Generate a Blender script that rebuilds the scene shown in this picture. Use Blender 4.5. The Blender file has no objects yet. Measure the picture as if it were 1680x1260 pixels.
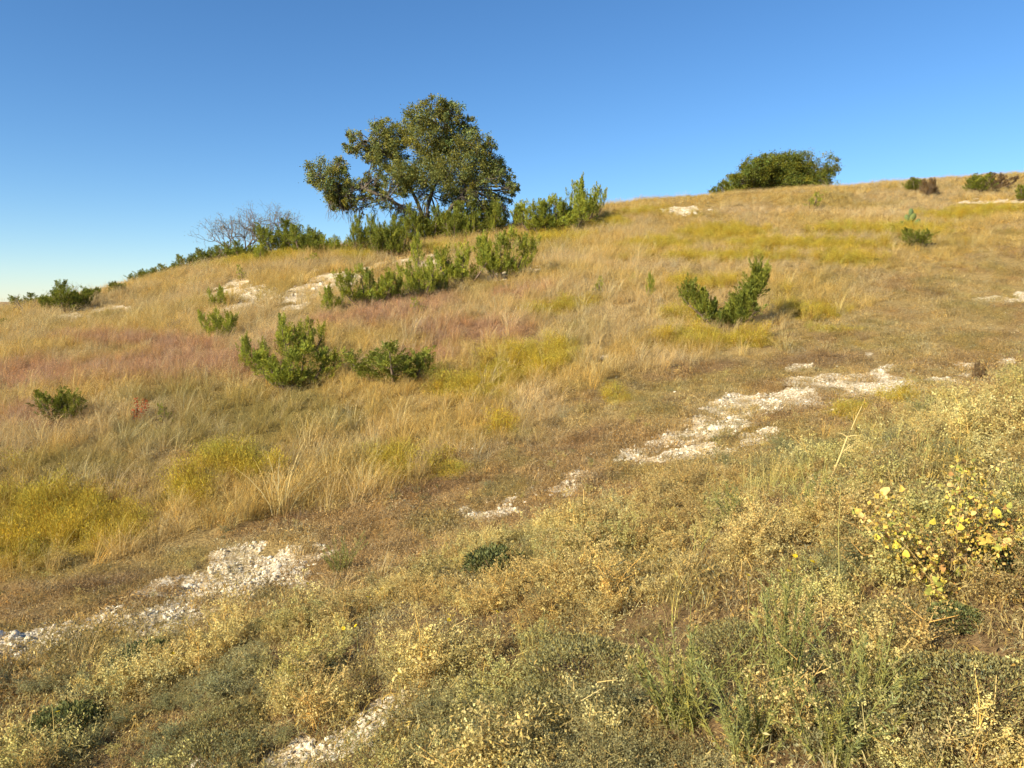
import bpy, math
import numpy as np
from mathutils import Vector

R = math.radians
scene = bpy.context.scene
COL = scene.collection

# ------------------------------------------------------------------ camera
CAM = np.array([0.0, 0.0, 1.7])
FPX = 1250.0                      # focal length in photograph pixels (1680 wide)
PITCH = math.atan((630 - 495) / FPX)
cam_data = bpy.data.cameras.new('camera')
cam_data.sensor_width = 36.0
cam_data.lens = 36.0 * FPX / 1680.0
cam_data.clip_start = 0.05
cam_data.clip_end = 12000
cam = bpy.data.objects.new('camera', cam_data)
cam.location = CAM
cam.rotation_euler = (R(90) - PITCH, 0, 0)
COL.objects.link(cam)
scene.camera = cam

# ------------------------------------------------------------------ light
SUN_EL, SUN_AZ = R(30), R(40)     # azimuth: turned from -X towards -Y (left and a little behind)
S = Vector((-math.cos(SUN_EL) * math.cos(SUN_AZ), -math.cos(SUN_EL) * math.sin(SUN_AZ), math.sin(SUN_EL)))
world = bpy.data.worlds.new('World')
scene.world = world
world.use_nodes = True
nt = world.node_tree
bg = nt.nodes['Background']
sky = nt.nodes.new('ShaderNodeTexSky')
sky.sky_type = 'NISHITA'
sky.sun_disc = False
sky.sun_elevation = SUN_EL
sky.sun_rotation = math.atan2(S.x, S.y)
sky.altitude = 600
sky.air_density = 1.0
sky.dust_density = 0.0
sky.ozone_density = 5.5
hsv = nt.nodes.new('ShaderNodeHueSaturation')
hsv.inputs['Saturation'].default_value = 1.12
nt.links.new(sky.outputs['Color'], hsv.inputs['Color'])
nt.links.new(hsv.outputs['Color'], bg.inputs['Color'])
bg.inputs['Strength'].default_value = 0.084
sun_data = bpy.data.lights.new('sun', 'SUN')
sun_data.energy = 5.0
sun_data.angle = R(0.53)
sun_data.color = (1.0, 0.875, 0.645)
sun = bpy.data.objects.new('sun', sun_data)
sun.rotation_euler = S.to_track_quat('Z', 'Y').to_euler()
COL.objects.link(sun)

vs = scene.view_settings
vs.view_transform = 'Standard'
vs.look = 'None'
vs.exposure = 0.92
vs.gamma = 1.0
vs.use_curve_mapping = False
scene.cycles.max_bounces = 5
scene.cycles.use_adaptive_sampling = True
scene.cycles.adaptive_threshold = 0.035
scene.cycles.transparent_max_bounces = 4

# ------------------------------------------------------------------ noise
def _hash(ix, iy, seed):
    h = (ix.astype(np.int64) * 374761393 + iy.astype(np.int64) * 668265263 + seed * 144665) & 0x7fffffff
    h = ((h ^ (h >> 13)) * 1274126177) & 0x7fffffff
    return ((h ^ (h >> 16)) & 0xffff) / 65535.0

def vnoise(x, y, seed=0):
    ix, iy = np.floor(x), np.floor(y)
    fx, fy = x - ix, y - iy
    fx = fx * fx * (3 - 2 * fx); fy = fy * fy * (3 - 2 * fy)
    a = _hash(ix, iy, seed); b = _hash(ix + 1, iy, seed)
    c = _hash(ix, iy + 1, seed); d = _hash(ix + 1, iy + 1, seed)
    return (a + (b - a) * fx) * (1 - fy) + (c + (d - c) * fx) * fy

def fbm(x, y, seed=0, oct=4):
    s, a, t = 0.0, 0.5, 0.0
    for k in range(oct):
        s = s + a * vnoise(x, y, seed + k * 17); t += a
        x, y, a = x * 2.03 + 3.1, y * 2.03 + 1.7, a * 0.5
    return s / t

def dnoise(x, y, sx, sy, seed, oct, ref, lo=-1, hi=1):
    """noise whose grain doubles with every doubling of the distance beyond ref metres (blended octaves)"""
    lv = np.clip(np.log2(np.hypot(x, y) / ref + 1e-6), lo, hi)
    out = np.zeros(np.shape(x))
    for k in range(lo, hi + 1):
        w = np.clip(1 - np.abs(lv - k), 0, 1)
        out = out + w * fbm(x / (sx * 2.0 ** k) + 7.3 * k, y / (sy * 2.0 ** k) - 3.1 * k, seed + 5 * k + 40, oct)
    return out

def sstep(a, b, x):
    t = np.clip((x - a) / (b - a), 0, 1)
    return t * t * (3 - 2 * t)

# ------------------------------------------------------------------ terrain
CP, SP = math.cos(PITCH), math.sin(PITCH)
def ray(px, py):
    u, v = (px - 840) / FPX, (630 - py) / FPX
    return np.array([u, CP + v * SP, -SP + v * CP])

def at_depth(px, py, Y):
    d = ray(px, py)
    return CAM + d * (Y / d[1])

PTS = [
 (0,1260,4.6),(420,1260,4.0),(840,1260,3.3),(1260,1260,2.8),(1680,1260,2.4),
 (0,1070,6.2),(420,1090,5.4),(840,1060,4.7),(1260,1040,3.9),(1680,1040,3.0),
 (0,1015,7.2),(330,970,7.7),(650,905,8.2),(930,795,9.8),(1200,700,11.5),(1430,640,13.5),(1620,605,15),
 (650,990,6.2),(930,900,6.8),(1250,820,6.4),(1250,745,9.2),(1450,720,8.0),(1650,700,6.4),(1680,640,8.8),(1500,850,4.8),(1680,850,4.0),
 (0,900,9.7),(300,830,10.7),(600,760,11.7),(900,680,13.5),(1150,620,15.5),(1400,560,18),(1680,510,21),
 (0,720,14),(300,690,14.5),(600,640,15.8),(900,580,18),(1200,520,21),(1450,470,24),(1680,440,26),
 (0,610,21),(250,585,21),(500,540,22),(750,500,24),(1000,460,26),(1250,420,29),(1680,370,33),
 (0,545,29),(200,515,32),(450,480,30),(700,440,33),(900,402,36),(1150,365,40),(1400,335,43),(1680,312,44),
 (0,520,42),(80,512,46)]
CREST = [(170,485,54),(230,468,52),(300,451,48),(400,427,44),(500,413,43),(600,405,42),(700,398,42),(780,388,43),
 (860,374,44),(930,356,46),(1000,338,48),(1100,328,50),(1200,319,52),(1330,311,53),(1450,303,54),(1570,294,54),(1680,287,54)]
ctrl = [at_depth(*p) for p in PTS + CREST]
for (px, py, Y) in CREST:
    c = at_depth(px, py, Y)
    u = c[0] / c[1]
    for dY, dz in ((9, -0.15), (24, -0.9), (50, -2.2)):
        ctrl.append(np.array([u * (Y + dY), Y + dY, c[2] + dz]))
for (x, y, z) in [(-60,90,-0.8),(-75,115,-1.1),(0,0,-1.62),(-3,0,-2.3),(3,0,-1.2),(-7,0,-3.1),(7,0,-0.9),(0,-7,-1.6),
                  (-9,-8,-3.0),(9,-8,-0.9),(0,1.5,-1.7),(-14,6,-3.6),(15,8,-0.7),(-30,20,-2.6),(30,25,1.2),(50,45,6.0)]:
    ctrl.append(np.array([x, y, z + 1.7]))
ctrl = np.array(ctrl)
n_c = len(ctrl)
def _tps(r2): return 0.5 * r2 * np.log(r2 + 1e-9)
_d2 = ((ctrl[:, None, :2] - ctrl[None, :, :2]) ** 2).sum(-1)
_A = np.zeros((n_c + 3, n_c + 3))
_A[:n_c, :n_c] = _tps(_d2) + np.eye(n_c) * 0.15
_A[:n_c, n_c] = 1; _A[:n_c, n_c + 1:] = ctrl[:, :2]
_A[n_c:, :n_c] = _A[:n_c, n_c:].T
_W = np.linalg.solve(_A, np.concatenate([ctrl[:, 2], np.zeros(3)]))

def Hsmooth(x, y):
    x = np.atleast_1d(np.asarray(x, float)); y = np.atleast_1d(np.asarray(y, float))
    out = np.empty(x.shape)
    fx, fy, fo = x.ravel(), y.ravel(), out.ravel()
    for i in range(0, len(fx), 40000):
        a, b = fx[i:i+40000], fy[i:i+40000]
        d2 = (a[:, None] - ctrl[None, :, 0]) ** 2 + (b[:, None] - ctrl[None, :, 1]) ** 2
        fo[i:i+40000] = _tps(d2) @ _W[:n_c] + _W[n_c] + _W[n_c+1] * a + _W[n_c+2] * b
    r = np.hypot(fx, fy)
    k = sstep(85, 150, r)
    k = np.maximum(k, sstep(12, 40, -fy))
    far = -0.6 + 0.5 * fbm(fx / 60, fy / 60, 5, 3)
    fo = fo * (1 - k) + far * k
    return fo.reshape(x.shape)

def Hrel(x, y):
    r = np.hypot(x, y)
    amp = sstep(60, 30, r) + 0.25
    return amp * (0.22 * (fbm(x / 2.6, y / 2.6, 11, 3) - 0.5) + 0.09 * (fbm(x / 0.55, y / 0.55, 23, 3) - 0.5))

def ground_hit(px, py):
    d = ray(px, py)
    t = np.geomspace(1.2, 160, 1400)
    P = CAM[None] + d[None] * t[:, None]
    below = P[:, 2] < Hsmooth(P[:, 0], P[:, 1])
    i = int(np.argmax(below)) if below.any() else len(t) - 1
    return P[i]

# ---- patches given as ellipses seen in the photograph, laid out on the terrain as ellipses in metres
def blob(px, py, rx, ry, ang=0.0):
    c, s = math.cos(R(ang)), math.sin(R(ang))
    C = ground_hit(px, py)[:2]
    k = 1.0
    def axis(dx, dy):
        if dy < 0: dx, dy = -dx, -dy          # measured down the slope, towards the viewer
        v = ground_hit(px + dx, py + dy)[:2] - C
        n = np.linalg.norm(v); lim = 0.16 * np.linalg.norm(C)
        return v if n < lim else v * lim / n
    e1, e2 = axis(rx * c, rx * s), axis(-ry * s, ry * c)
    if abs(e1[0] * e2[1] - e1[1] * e2[0]) < .12 * np.linalg.norm(e1) * np.linalg.norm(e2): e1 = np.array([rx * C[1] / FPX, 0.0])
    M = np.linalg.pinv(np.stack([e1, e2], 1))
    return C, M

def blobs_field(bl, x, y):
    out = np.zeros(np.shape(x))
    for (C, M) in bl:
        dx, dy = x - C[0], y - C[1]
        u = M[0, 0] * dx + M[0, 1] * dy; v = M[1, 0] * dx + M[1, 1] * dy
        out = np.maximum(out, np.exp(-(u * u + v * v) * 0.9))
    return out

ROCK = [blob(*b) for b in [
 (90,1040,100,24,-14),(190,1015,80,18,-16),(40,1050,80,28,-14),(20,1078,60,18,-5),(130,1028,60,12,-14),(250,1005,60,18,-18),(330,972,130,42,-18),(430,932,110,30,-12),(480,945,40,14,0),(515,890,18,5,0),
 (772,848,20,10,0),(815,842,50,14,-16),(930,793,46,19,-22),(955,780,14,8,0),
 (1030,742,42,13,-10),(1120,724,76,18,-12),(1180,700,60,20,-12),(1130,742,60,10,-5),(1250,722,36,10,-4),(1215,665,60,18,-12),(1290,655,100,22,-8),(1330,636,80,18,-10),(1420,630,80,14,-8),(1465,648,36,11,0),(1355,678,22,6,0),(1470,612,24,6,-10),(1325,605,40,8,0),
 (1555,603,26,6,5),(1580,618,10,10,0),(1550,632,32,5,0),(1640,602,20,5,0),(1440,590,30,4,0),
 (545,1205,90,26,-22),(620,1168,70,17,-26),(470,1235,60,18,-10),(660,1150,20,8,-30),(330,1250,40,10,0),
 (430,487,80,20,-4),(395,478,50,13,0),(500,482,60,14,-12),(545,462,50,12,-14),(640,432,40,7,-12),(700,428,40,8,-14),(840,448,45,8,-14),(880,444,25,5,-14),(800,462,30,5,0),
 (175,508,40,5,0),(110,522,30,6,0),(1120,346,40,6,0),(1640,490,50,7,0),(980,587,34,5,0),(1640,332,60,5,0),(1660,480,40,5,0)]]
YEL = [blob(*b) for b in [(110,868,120,44),(30,900,70,36),(205,872,40,20),(300,815,48,16),(410,775,42,16),(860,605,100,24,-14),(760,645,60,15),(730,770,30,20),(640,770,30,20),
 (1005,655,30,18),(940,505,60,10,-6),(880,515,30,8),(1330,520,60,10),(1370,545,40,8),(1200,385,90,9),(1310,405,120,9),(1210,425,120,8),(1390,430,50,8),(1090,405,60,9),
 (430,425,80,8,-8),(580,418,40,8),(900,392,60,8),(1000,370,40,8),(1150,470,60,10),(1130,525,60,12),(1180,560,90,10),(1480,665,60,14),(1400,690,50,10),(690,410,60,6),(1560,355,60,6),(1640,345,60,6),(350,765,30,10),(820,700,30,10),(1420,380,120,8),(1060,350,60,6)]]
GOLD = [blob(*b) for b in [(800,640,150,50,-10),(690,700,120,40),(1070,575,110,22,-5),(470,425,150,12,-8),(300,470,120,10,-10),(1050,420,120,18),(250,540,160,20),(940,440,120,15),(150,640,120,20)]]
PINK = [blob(*b) for b in [(210,610,190,34,-6),(60,620,120,36),(370,600,90,24),(640,515,130,24,-10),(770,545,110,26),(180,560,120,14),(480,560,60,14),(860,482,70,12,-8),(300,570,90,14),(540,530,50,15),(700,590,60,16),(60,690,80,30)]]
OLIVE = [blob(*b) for b in [(430,680,180,45),(250,650,100,35),(330,720,150,30),(560,690,70,30),(100,780,120,30),(1030,418,50,8)]]
PALE = [blob(*b) for b in [(1450,350,140,9),(1250,345,120,7),(1050,440,80,10),(880,660,60,30),(1090,590,60,14),(700,760,80,25),(930,430,60,10)]]
BAREB = [blob(*b) for b in [(700,800,120,25,-12),(480,850,120,22,-14),(150,960,150,20,-10),(960,720,60,20,-30),(1330,595,120,12),(1150,600,90,14),(1300,690,60,14,-8)]]

def poly_world(pts):
    return np.array([ground_hit(px, py)[:2] for px, py in pts])
def inside(poly, x, y):
    c = np.zeros(x.shape, bool)
    n = len(poly)
    for i in range(n):
        x1, y1 = poly[i]; x2, y2 = poly[(i + 1) % n]
        cond = ((y1 > y) != (y2 > y))
        with np.errstate(divide='ignore', invalid='ignore'):
            xi = (x2 - x1) * (y - y1) / (y2 - y1 + 1e-12) + x1
        c ^= cond & (x < xi)
    return c
_EDGE_F = [(-260,1165),(0,1130),(250,1068),(520,1000),(760,918),(960,850),(1150,782),(1300,735),(1480,695),(1680,650),(1900,610)]
_EDGE_T = [(-260,960),(0,935),(200,900),(420,850),(560,825),(700,790),(800,740),(900,690),(960,640),(1080,605),(1250,560),(1380,500),(1470,455),(1560,425),(1680,405),(1900,380)]
FORE_POLY = np.concatenate([poly_world(_EDGE_F), [[9, 3], [8, -3], [-9, -3], [-11, 4]]])
TURF_POLY = np.concatenate([poly_world(_EDGE_T), poly_world(_EDGE_F)[::-1]])

def zones(x, y, rng=None):
    """zone of every point: 0 tall grass, 1 short turf, 2 foreground weeds"""
    d = np.hypot(x, y)
    jx = (fbm(x / 0.8, y / 0.8, 61, 3) - 0.5) * 0.07 * d
    jy = (fbm(x / 0.8, y / 0.8, 67, 3) - 0.5) * 0.14 * d
    if rng is not None:
        jx = jx + rng.normal(0, 0.02, x.shape) * d; jy = jy + rng.normal(0, 0.03, x.shape) * d
    z = np.zeros(x.shape, int)
    z[inside(TURF_POLY, x + jx, y + jy)] = 1
    z[inside(FORE_POLY, x + jx * .6, y + jy * .6)] = 2
    return z

def rockmask(x, y):
    d = np.hypot(x, y)
    s = np.clip(d / 10, 0.5, 2.5)
    w = blobs_field(ROCK, x + (dnoise(x, y, .8, .8, 71, 3, 10) - .5) * .5 * s, y + (dnoise(x, y, .8, .8, 73, 3, 10) - .5) * .6 * s)
    n = dnoise(x, y, .30, .36, 31, 4, 10)
    m = dnoise(x, y, 1.1, 1.5, 37, 3, 10)
    far = 0.0
    return sstep(0.36, 0.54, w * 1.0 - far + (n - 0.5) * 1.8 + (m - .5) * .6) * sstep(.06, .30, w)

C_TAN = np.array([.53, .40, .19]); C_GOLD = np.array([.54, .39, .13]); C_YEL = np.array([.49, .39, .055])
C_PINK = np.array([.46, .27, .165]); C_OLIVE = np.array([.34, .28, .095]); C_PALE = np.array([.60, .46, .25])
C_TURF = np.array([.40, .28, .13]); C_TURF2 = np.array([.47, .36, .16])
def mixc(a, b, w): return a * (1 - w[:, None]) + b * w[:, None]
def grass_colour(x, y):
    d = np.hypot(x, y); s = np.clip(d / 14, .6, 2.5)
    n1 = dnoise(x, y, 1.6, 2.0, 41, 4, 14); n2 = dnoise(x, y, 1.1, 1.1, 47, 4, 14)
    c = mixc(np.tile(C_TAN, (len(x), 1)), C_GOLD[None], sstep(.4, .62, n1))
    c = mixc(c, C_OLIVE[None], sstep(.52, .7, n2) * .4)
    j = (n2 - .5) * .8
    for bl, col, k in ((OLIVE, C_OLIVE, .8), (GOLD, C_GOLD, .85), (PINK, C_PINK, .82), (PALE, C_PALE, .7)):
        c = mixc(c, col[None], sstep(.3, .75, blobs_field(bl, x, y) + j) * k)
    yl = sstep(.16, .64, blobs_field(YEL, x, y) + j)
    c = mixc(c, C_YEL[None], yl * .9)
    return c, yl
def turf_colour(x, y):
    n1 = fbm(x / 1.3, y / 1.3, 43, 4); n2 = fbm(x / .8, y / .8, 53, 4)
    c = mixc(np.tile(C_TURF, (len(x), 1)), C_TURF2[None], sstep(.4, .62, n1))
    yl = sstep(.38, .75, blobs_field(YEL, x, y) + (n2 - .5) * .8)
    c = mixc(c, C_OLIVE[None], sstep(.5, .68, n2) * .6)
    c = mixc(c, C_YEL[None], yl * .75)
    c = mixc(c, np.array([[.27, .17, .09]]), sstep(.4, .8, blobs_field(BAREB, x, y) + (n1 - .5)) * .7)
    return c, yl

# ------------------------------------------------------------------ mesh buffer
class Buf:
    def __init__(s): s.V, s.Q, s.T, s.C, s.n = [], [], [], [], 0
    def add(s, V, Q=None, T=None, C=None):
        V = np.asarray(V, float).reshape(-1, 3)
        if Q is not None and len(Q): s.Q.append(np.asarray(Q, int).reshape(-1, 4) + s.n)
        if T is not None and len(T): s.T.append(np.asarray(T, int).reshape(-1, 3) + s.n)
        if C is None: C = np.ones((len(V), 3))
        C = np.asarray(C, float)
        if C.ndim == 1: C = np.tile(C, (len(V), 1))
        s.V.append(V); s.C.append(C); s.n += len(V)
    def mesh(s, name, mat, smooth=False):
        V = np.concatenate(s.V); C = np.concatenate(s.C)
        Q = np.concatenate(s.Q) if s.Q else np.zeros((0, 4), int)
        T = np.concatenate(s.T) if s.T else np.zeros((0, 3), int)
        m = bpy.data.meshes.new(name)
        m.vertices.add(len(V)); m.vertices.foreach_set('co', V.astype(np.float32).ravel())
        loops = np.concatenate([Q.ravel(), T.ravel()])
        m.loops.add(len(loops)); m.loops.foreach_set('vertex_index', loops.astype(np.int32))
        st = np.concatenate([np.arange(len(Q)) * 4, len(Q) * 4 + np.arange(len(T)) * 3])
        m.polygons.add(len(st)); m.polygons.foreach_set('loop_start', st.astype(np.int32))
        if smooth: m.polygons.foreach_set('use_smooth', np.ones(len(st), bool))
        a = m.color_attributes.new('tint', 'FLOAT_COLOR', 'POINT')
        a.data.foreach_set('color', np.concatenate([C, np.ones((len(C), 1))], 1).astype(np.float32).ravel())
        m.update(calc_edges=True); m.validate()
        if mat: m.materials.append(mat)
        return m

def link(name, data, parent=None, loc=None):
    o = bpy.data.objects.new(name, data)
    COL.objects.link(o)
    if parent is not None: o.parent = parent
    if loc is not None: o.location = [float(v) for v in loc]
    return o
def tag(o, label=None, cat=None, group=None, kind=None):
    if label: o['label'] = label
    if cat: o['category'] = cat
    if group: o['group'] = group
    if kind: o['kind'] = kind
    return o

def unit(v): return v / (np.linalg.norm(v, axis=-1, keepdims=True) + 1e-9)
def rdir(rng, n):
    return unit(rng.normal(size=(n, 3)))

def leaves(buf, P, D, L, W, rng, tint, fold=0.25):
    """diamond leaves, one folded quad each: base, side, tip, side"""
    n = len(P)
    D = unit(D)
    Sd = unit(np.cross(D, rdir(rng, n)))
    N = np.cross(D, Sd)
    L = np.broadcast_to(L, (n,))[:, None]; W = np.broadcast_to(W, (n,))[:, None]
    mid = P + D * L * 0.45 + N * L * fold * .4
    V = np.stack([P, mid + Sd * W * .5, P + D * L, mid - Sd * W * .5], 1).reshape(-1, 3)
    Q = np.arange(n * 4).reshape(-1, 4)
    buf.add(V, Q, None, np.repeat(np.broadcast_to(tint, (n, 3)), 4, 0))

def ribbons(buf, P, az, h, lean, w, seg, rng, tint, droop=0.15, tip=0.25):
    n = len(P)
    t = np.linspace(0, 1, seg + 1)
    L = np.stack([np.cos(az), np.sin(az)], 1)
    c = np.empty((n, seg + 1, 3))
    c[:, :, :2] = P[:, None, :2] + L[:, None, :] * (lean[:, None] * t[None] ** 1.8)[:, :, None]
    c[:, :, 2] = P[:, 2:3] + h[:, None] * (t[None] - droop * t[None] ** 3)
    ph = rng.uniform(0, math.pi, n)
    sd = np.stack([np.cos(ph), np.sin(ph), np.zeros(n)], 1)
    ww = (w[:, None] if np.ndim(w) else w) * (1 - (1 - tip) * t[None]) * .5 * np.ones((n, 1))
    V = np.stack([c - sd[:, None] * ww[:, :, None], c + sd[:, None] * ww[:, :, None]], 2).reshape(-1, 3)
    i = np.arange(n)[:, None] * (seg + 1) * 2 + np.arange(seg)[None] * 2
    Q = np.stack([i, i + 1, i + 3, i + 2], -1).reshape(-1, 4)
    buf.add(V, Q, None, np.repeat(tint, (seg + 1) * 2, 0))
    return c

def tube(buf, pts, rad, sides=6, tint=(1, 1, 1)):
    pts = np.asarray(pts, float); n = len(pts)
    rad = np.broadcast_to(rad, (n,))
    tg = unit(np.gradient(pts, axis=0))
    ref = np.where(np.abs(tg[:, 2:3]) > .9, np.array([[1., 0, 0]]), np.array([[0, 0, 1.]]))
    a = unit(np.cross(tg, ref)); b = np.cross(tg, a)
    th = np.arange(sides) / sides * 2 * math.pi
    V = pts[:, None] + rad[:, None, None] * (np.cos(th)[None, :, None] * a[:, None] + np.sin(th)[None, :, None] * b[:, None])
    i = np.arange(n - 1)[:, None] * sides; j = np.arange(sides)[None]; k = (j + 1) % sides
    Q = np.stack([i + j, i + k, i + sides + k, i + sides + j], -1).reshape(-1, 4)
    buf.add(V.reshape(-1, 3), Q, None, np.array(tint, float))

def curve_pts(a, b, bend, n=6, up=0.0):
    a, b = np.asarray(a, float), np.asarray(b, float)
    t = np.linspace(0, 1, n)[:, None]
    return a * (1 - t) + b * t + bend * (4 * t * (1 - t)) * .5 + np.array([0, 0, up]) * (4 * t * (1 - t)) * .5

# ------------------------------------------------------------------ materials
def leafmat(name, rgb, trans=0.3, rough=0.75, inst=False, spec=0.06, var=0.12):
    m = bpy.data.materials.new(name); m.use_nodes = True
    t = m.node_tree; N, Lk = t.nodes, t.links
    bs = N['Principled BSDF']; out = N['Material Output']
    at = N.new('ShaderNodeAttribute'); at.attribute_name = 'tint'
    mul = N.new('ShaderNodeMix'); mul.data_type = 'RGBA'; mul.blend_type = 'MULTIPLY'; mul.inputs[0].default_value = 1
    Lk.new(at.outputs['Color'], mul.inputs[6])
    if inst:
        ia = N.new('ShaderNodeAttribute'); ia.attribute_type = 'INSTANCER'; ia.attribute_name = 'col'
        Lk.new(ia.outputs['Color'], mul.inputs[7])
    else:
        mul.inputs[7].default_value = (*rgb, 1)
    hs = N.new('ShaderNodeHueSaturation')
    nz = N.new('ShaderNodeTexNoise'); nz.inputs['Scale'].default_value = 60 if not inst else 35
    geo = N.new('ShaderNodeNewGeometry'); Lk.new(geo.outputs['Position'], nz.inputs['Vector'])
    mr = N.new('ShaderNodeMapRange'); mr.inputs[1].default_value = .3; mr.inputs[2].default_value = .7
    mr.inputs[3].default_value = 1 - var; mr.inputs[4].default_value = 1 + var
    Lk.new(nz.outputs['Fac'], mr.inputs[0]); Lk.new(mr.outputs[0], hs.inputs['Value'])
    Lk.new(mul.outputs[2], hs.inputs['Color'])
    Lk.new(hs.outputs[0], bs.inputs['Base Color'])
    bs.inputs['Roughness'].default_value = rough
    bs.inputs['Specular IOR Level'].default_value = spec
    if trans > 0:
        tr = N.new('ShaderNodeBsdfTranslucent'); Lk.new(hs.outputs[0], tr.inputs['Color'])
        mx = N.new('ShaderNodeMixShader'); mx.inputs[0].default_value = trans
        Lk.new(bs.outputs[0], mx.inputs[1]); Lk.new(tr.outputs[0], mx.inputs[2]); Lk.new(mx.outputs[0], out.inputs[0])
    return m

def barkmat(name, rgb):
    m = leafmat(name, rgb, trans=0, rough=.9, spec=.1, var=.35)
    m.node_tree.nodes['Noise Texture'].inputs['Scale'].default_value = 14
    return m

def stonemat(name, inst=False):
    m = bpy.data.materials.new(name); m.use_nodes = True
    t = m.node_tree; N, Lk = t.nodes, t.links
    bs = N['Principled BSDF']
    geo = N.new('ShaderNodeNewGeometry')
    n1 = N.new('ShaderNodeTexNoise'); n1.inputs['Scale'].default_value = 9; n1.inputs['Detail'].default_value = 6
    n2 = N.new('ShaderNodeTexNoise'); n2.inputs['Scale'].default_value = 70; n2.inputs['Detail'].default_value = 4
    for n in (n1, n2): Lk.new(geo.outputs['Position'], n.inputs['Vector'])
    cr = N.new('ShaderNodeValToRGB')
    e = cr.color_ramp.elements
    e[0].position = .28; e[0].color = (.52, .44, .30, 1)
    e[1].position = .55; e[1].color = (.88, .82, .66, 1)
    Lk.new(n1.outputs['Fac'], cr.inputs[0])
    mx = N.new('ShaderNodeMix'); mx.data_type = 'RGBA'; mx.blend_type = 'MULTIPLY'; mx.inputs[0].default_value = .6
    c2 = N.new('ShaderNodeValToRGB'); c2.color_ramp.elements[0].position = .3; c2.color_ramp.elements[0].color = (.6, .55, .48, 1); c2.color_ramp.elements[1].position = .6
    Lk.new(n2.outputs['Fac'], c2.inputs[0]); Lk.new(cr.outputs[0], mx.inputs[6]); Lk.new(c2.outputs[0], mx.inputs[7])
    oi = N.new('ShaderNodeObjectInfo'); hs = N.new('ShaderNodeHueSaturation'); mr = N.new('ShaderNodeMapRange')
    mr.inputs[3].default_value = .68; mr.inputs[4].default_value = 1.05
    Lk.new(oi.outputs['Random'], mr.inputs[0]); Lk.new(mr.outputs[0], hs.inputs['Value']); Lk.new(mx.outputs[2], hs.inputs['Color'])
    Lk.new(hs.outputs[0], bs.inputs['Base Color'])
    bs.inputs['Roughness'].default_value = .92; bs.inputs['Specular IOR Level'].default_value = .15
    bp = N.new('ShaderNodeBump'); bp.inputs['Strength'].default_value = .5; bp.inputs['Distance'].default_value = .01
    Lk.new(n2.outputs['Fac'], bp.inputs['Height']); Lk.new(bp.outputs[0], bs.inputs['Normal'])
    return m

M_GRASS = leafmat('grass_blades', (1, 1, 1), .35, .8, inst=True, spec=.1)
M_WEED = leafmat('weed_leaves', (1, 1, 1), .35, .85, inst=True, spec=.05)
M_OAK = leafmat('oak_leaves', (.215, .225, .058), .25, .6, spec=.15)
M_OAKD = leafmat('evergreen_leaves', (.16, .175, .028), .22, .6, spec=.12)
M_JUN = leafmat('juniper_foliage', (.30, .325, .048), .2, .6)
M_JUND = leafmat('dark_juniper_foliage', (.20, .22, .036), .2, .6)
M_BROWN = leafmat('brown_leaves', (.24, .165, .085), .25, .7)
M_RED = leafmat('red_leaves', (.42, .10, .04), .3, .6)
M_PADS = leafmat('cactus_pads', (.13, .165, .06), 0, .6)
M_BARK = barkmat('oak_bark', (.12, .10, .08))
M_TWIG = barkmat('grey_twigs', (.19, .155, .125))
M_JBARK = barkmat('juniper_bark', (.19, .14, .10))
M_STRAW = leafmat('straw_stalks', (.60, .47, .20), .15, .6)
M_GREENW = leafmat('green_weed', (.31, .31, .10), .3, .6)
M_GREY = leafmat('grey_green_mat', (.27, .245, .10), .25, .7)
M_DARKG = leafmat('dark_green_weed', (.15, .165, .06), .25, .6)
M_VINE = leafmat('vine_leaves', (.67, .54, .10), .3, .55, var=.3)
M_FLOWER = leafmat('yellow_petals', (.80, .58, .02), .3, .5)
M_STONE = stonemat('limestone')

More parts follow.
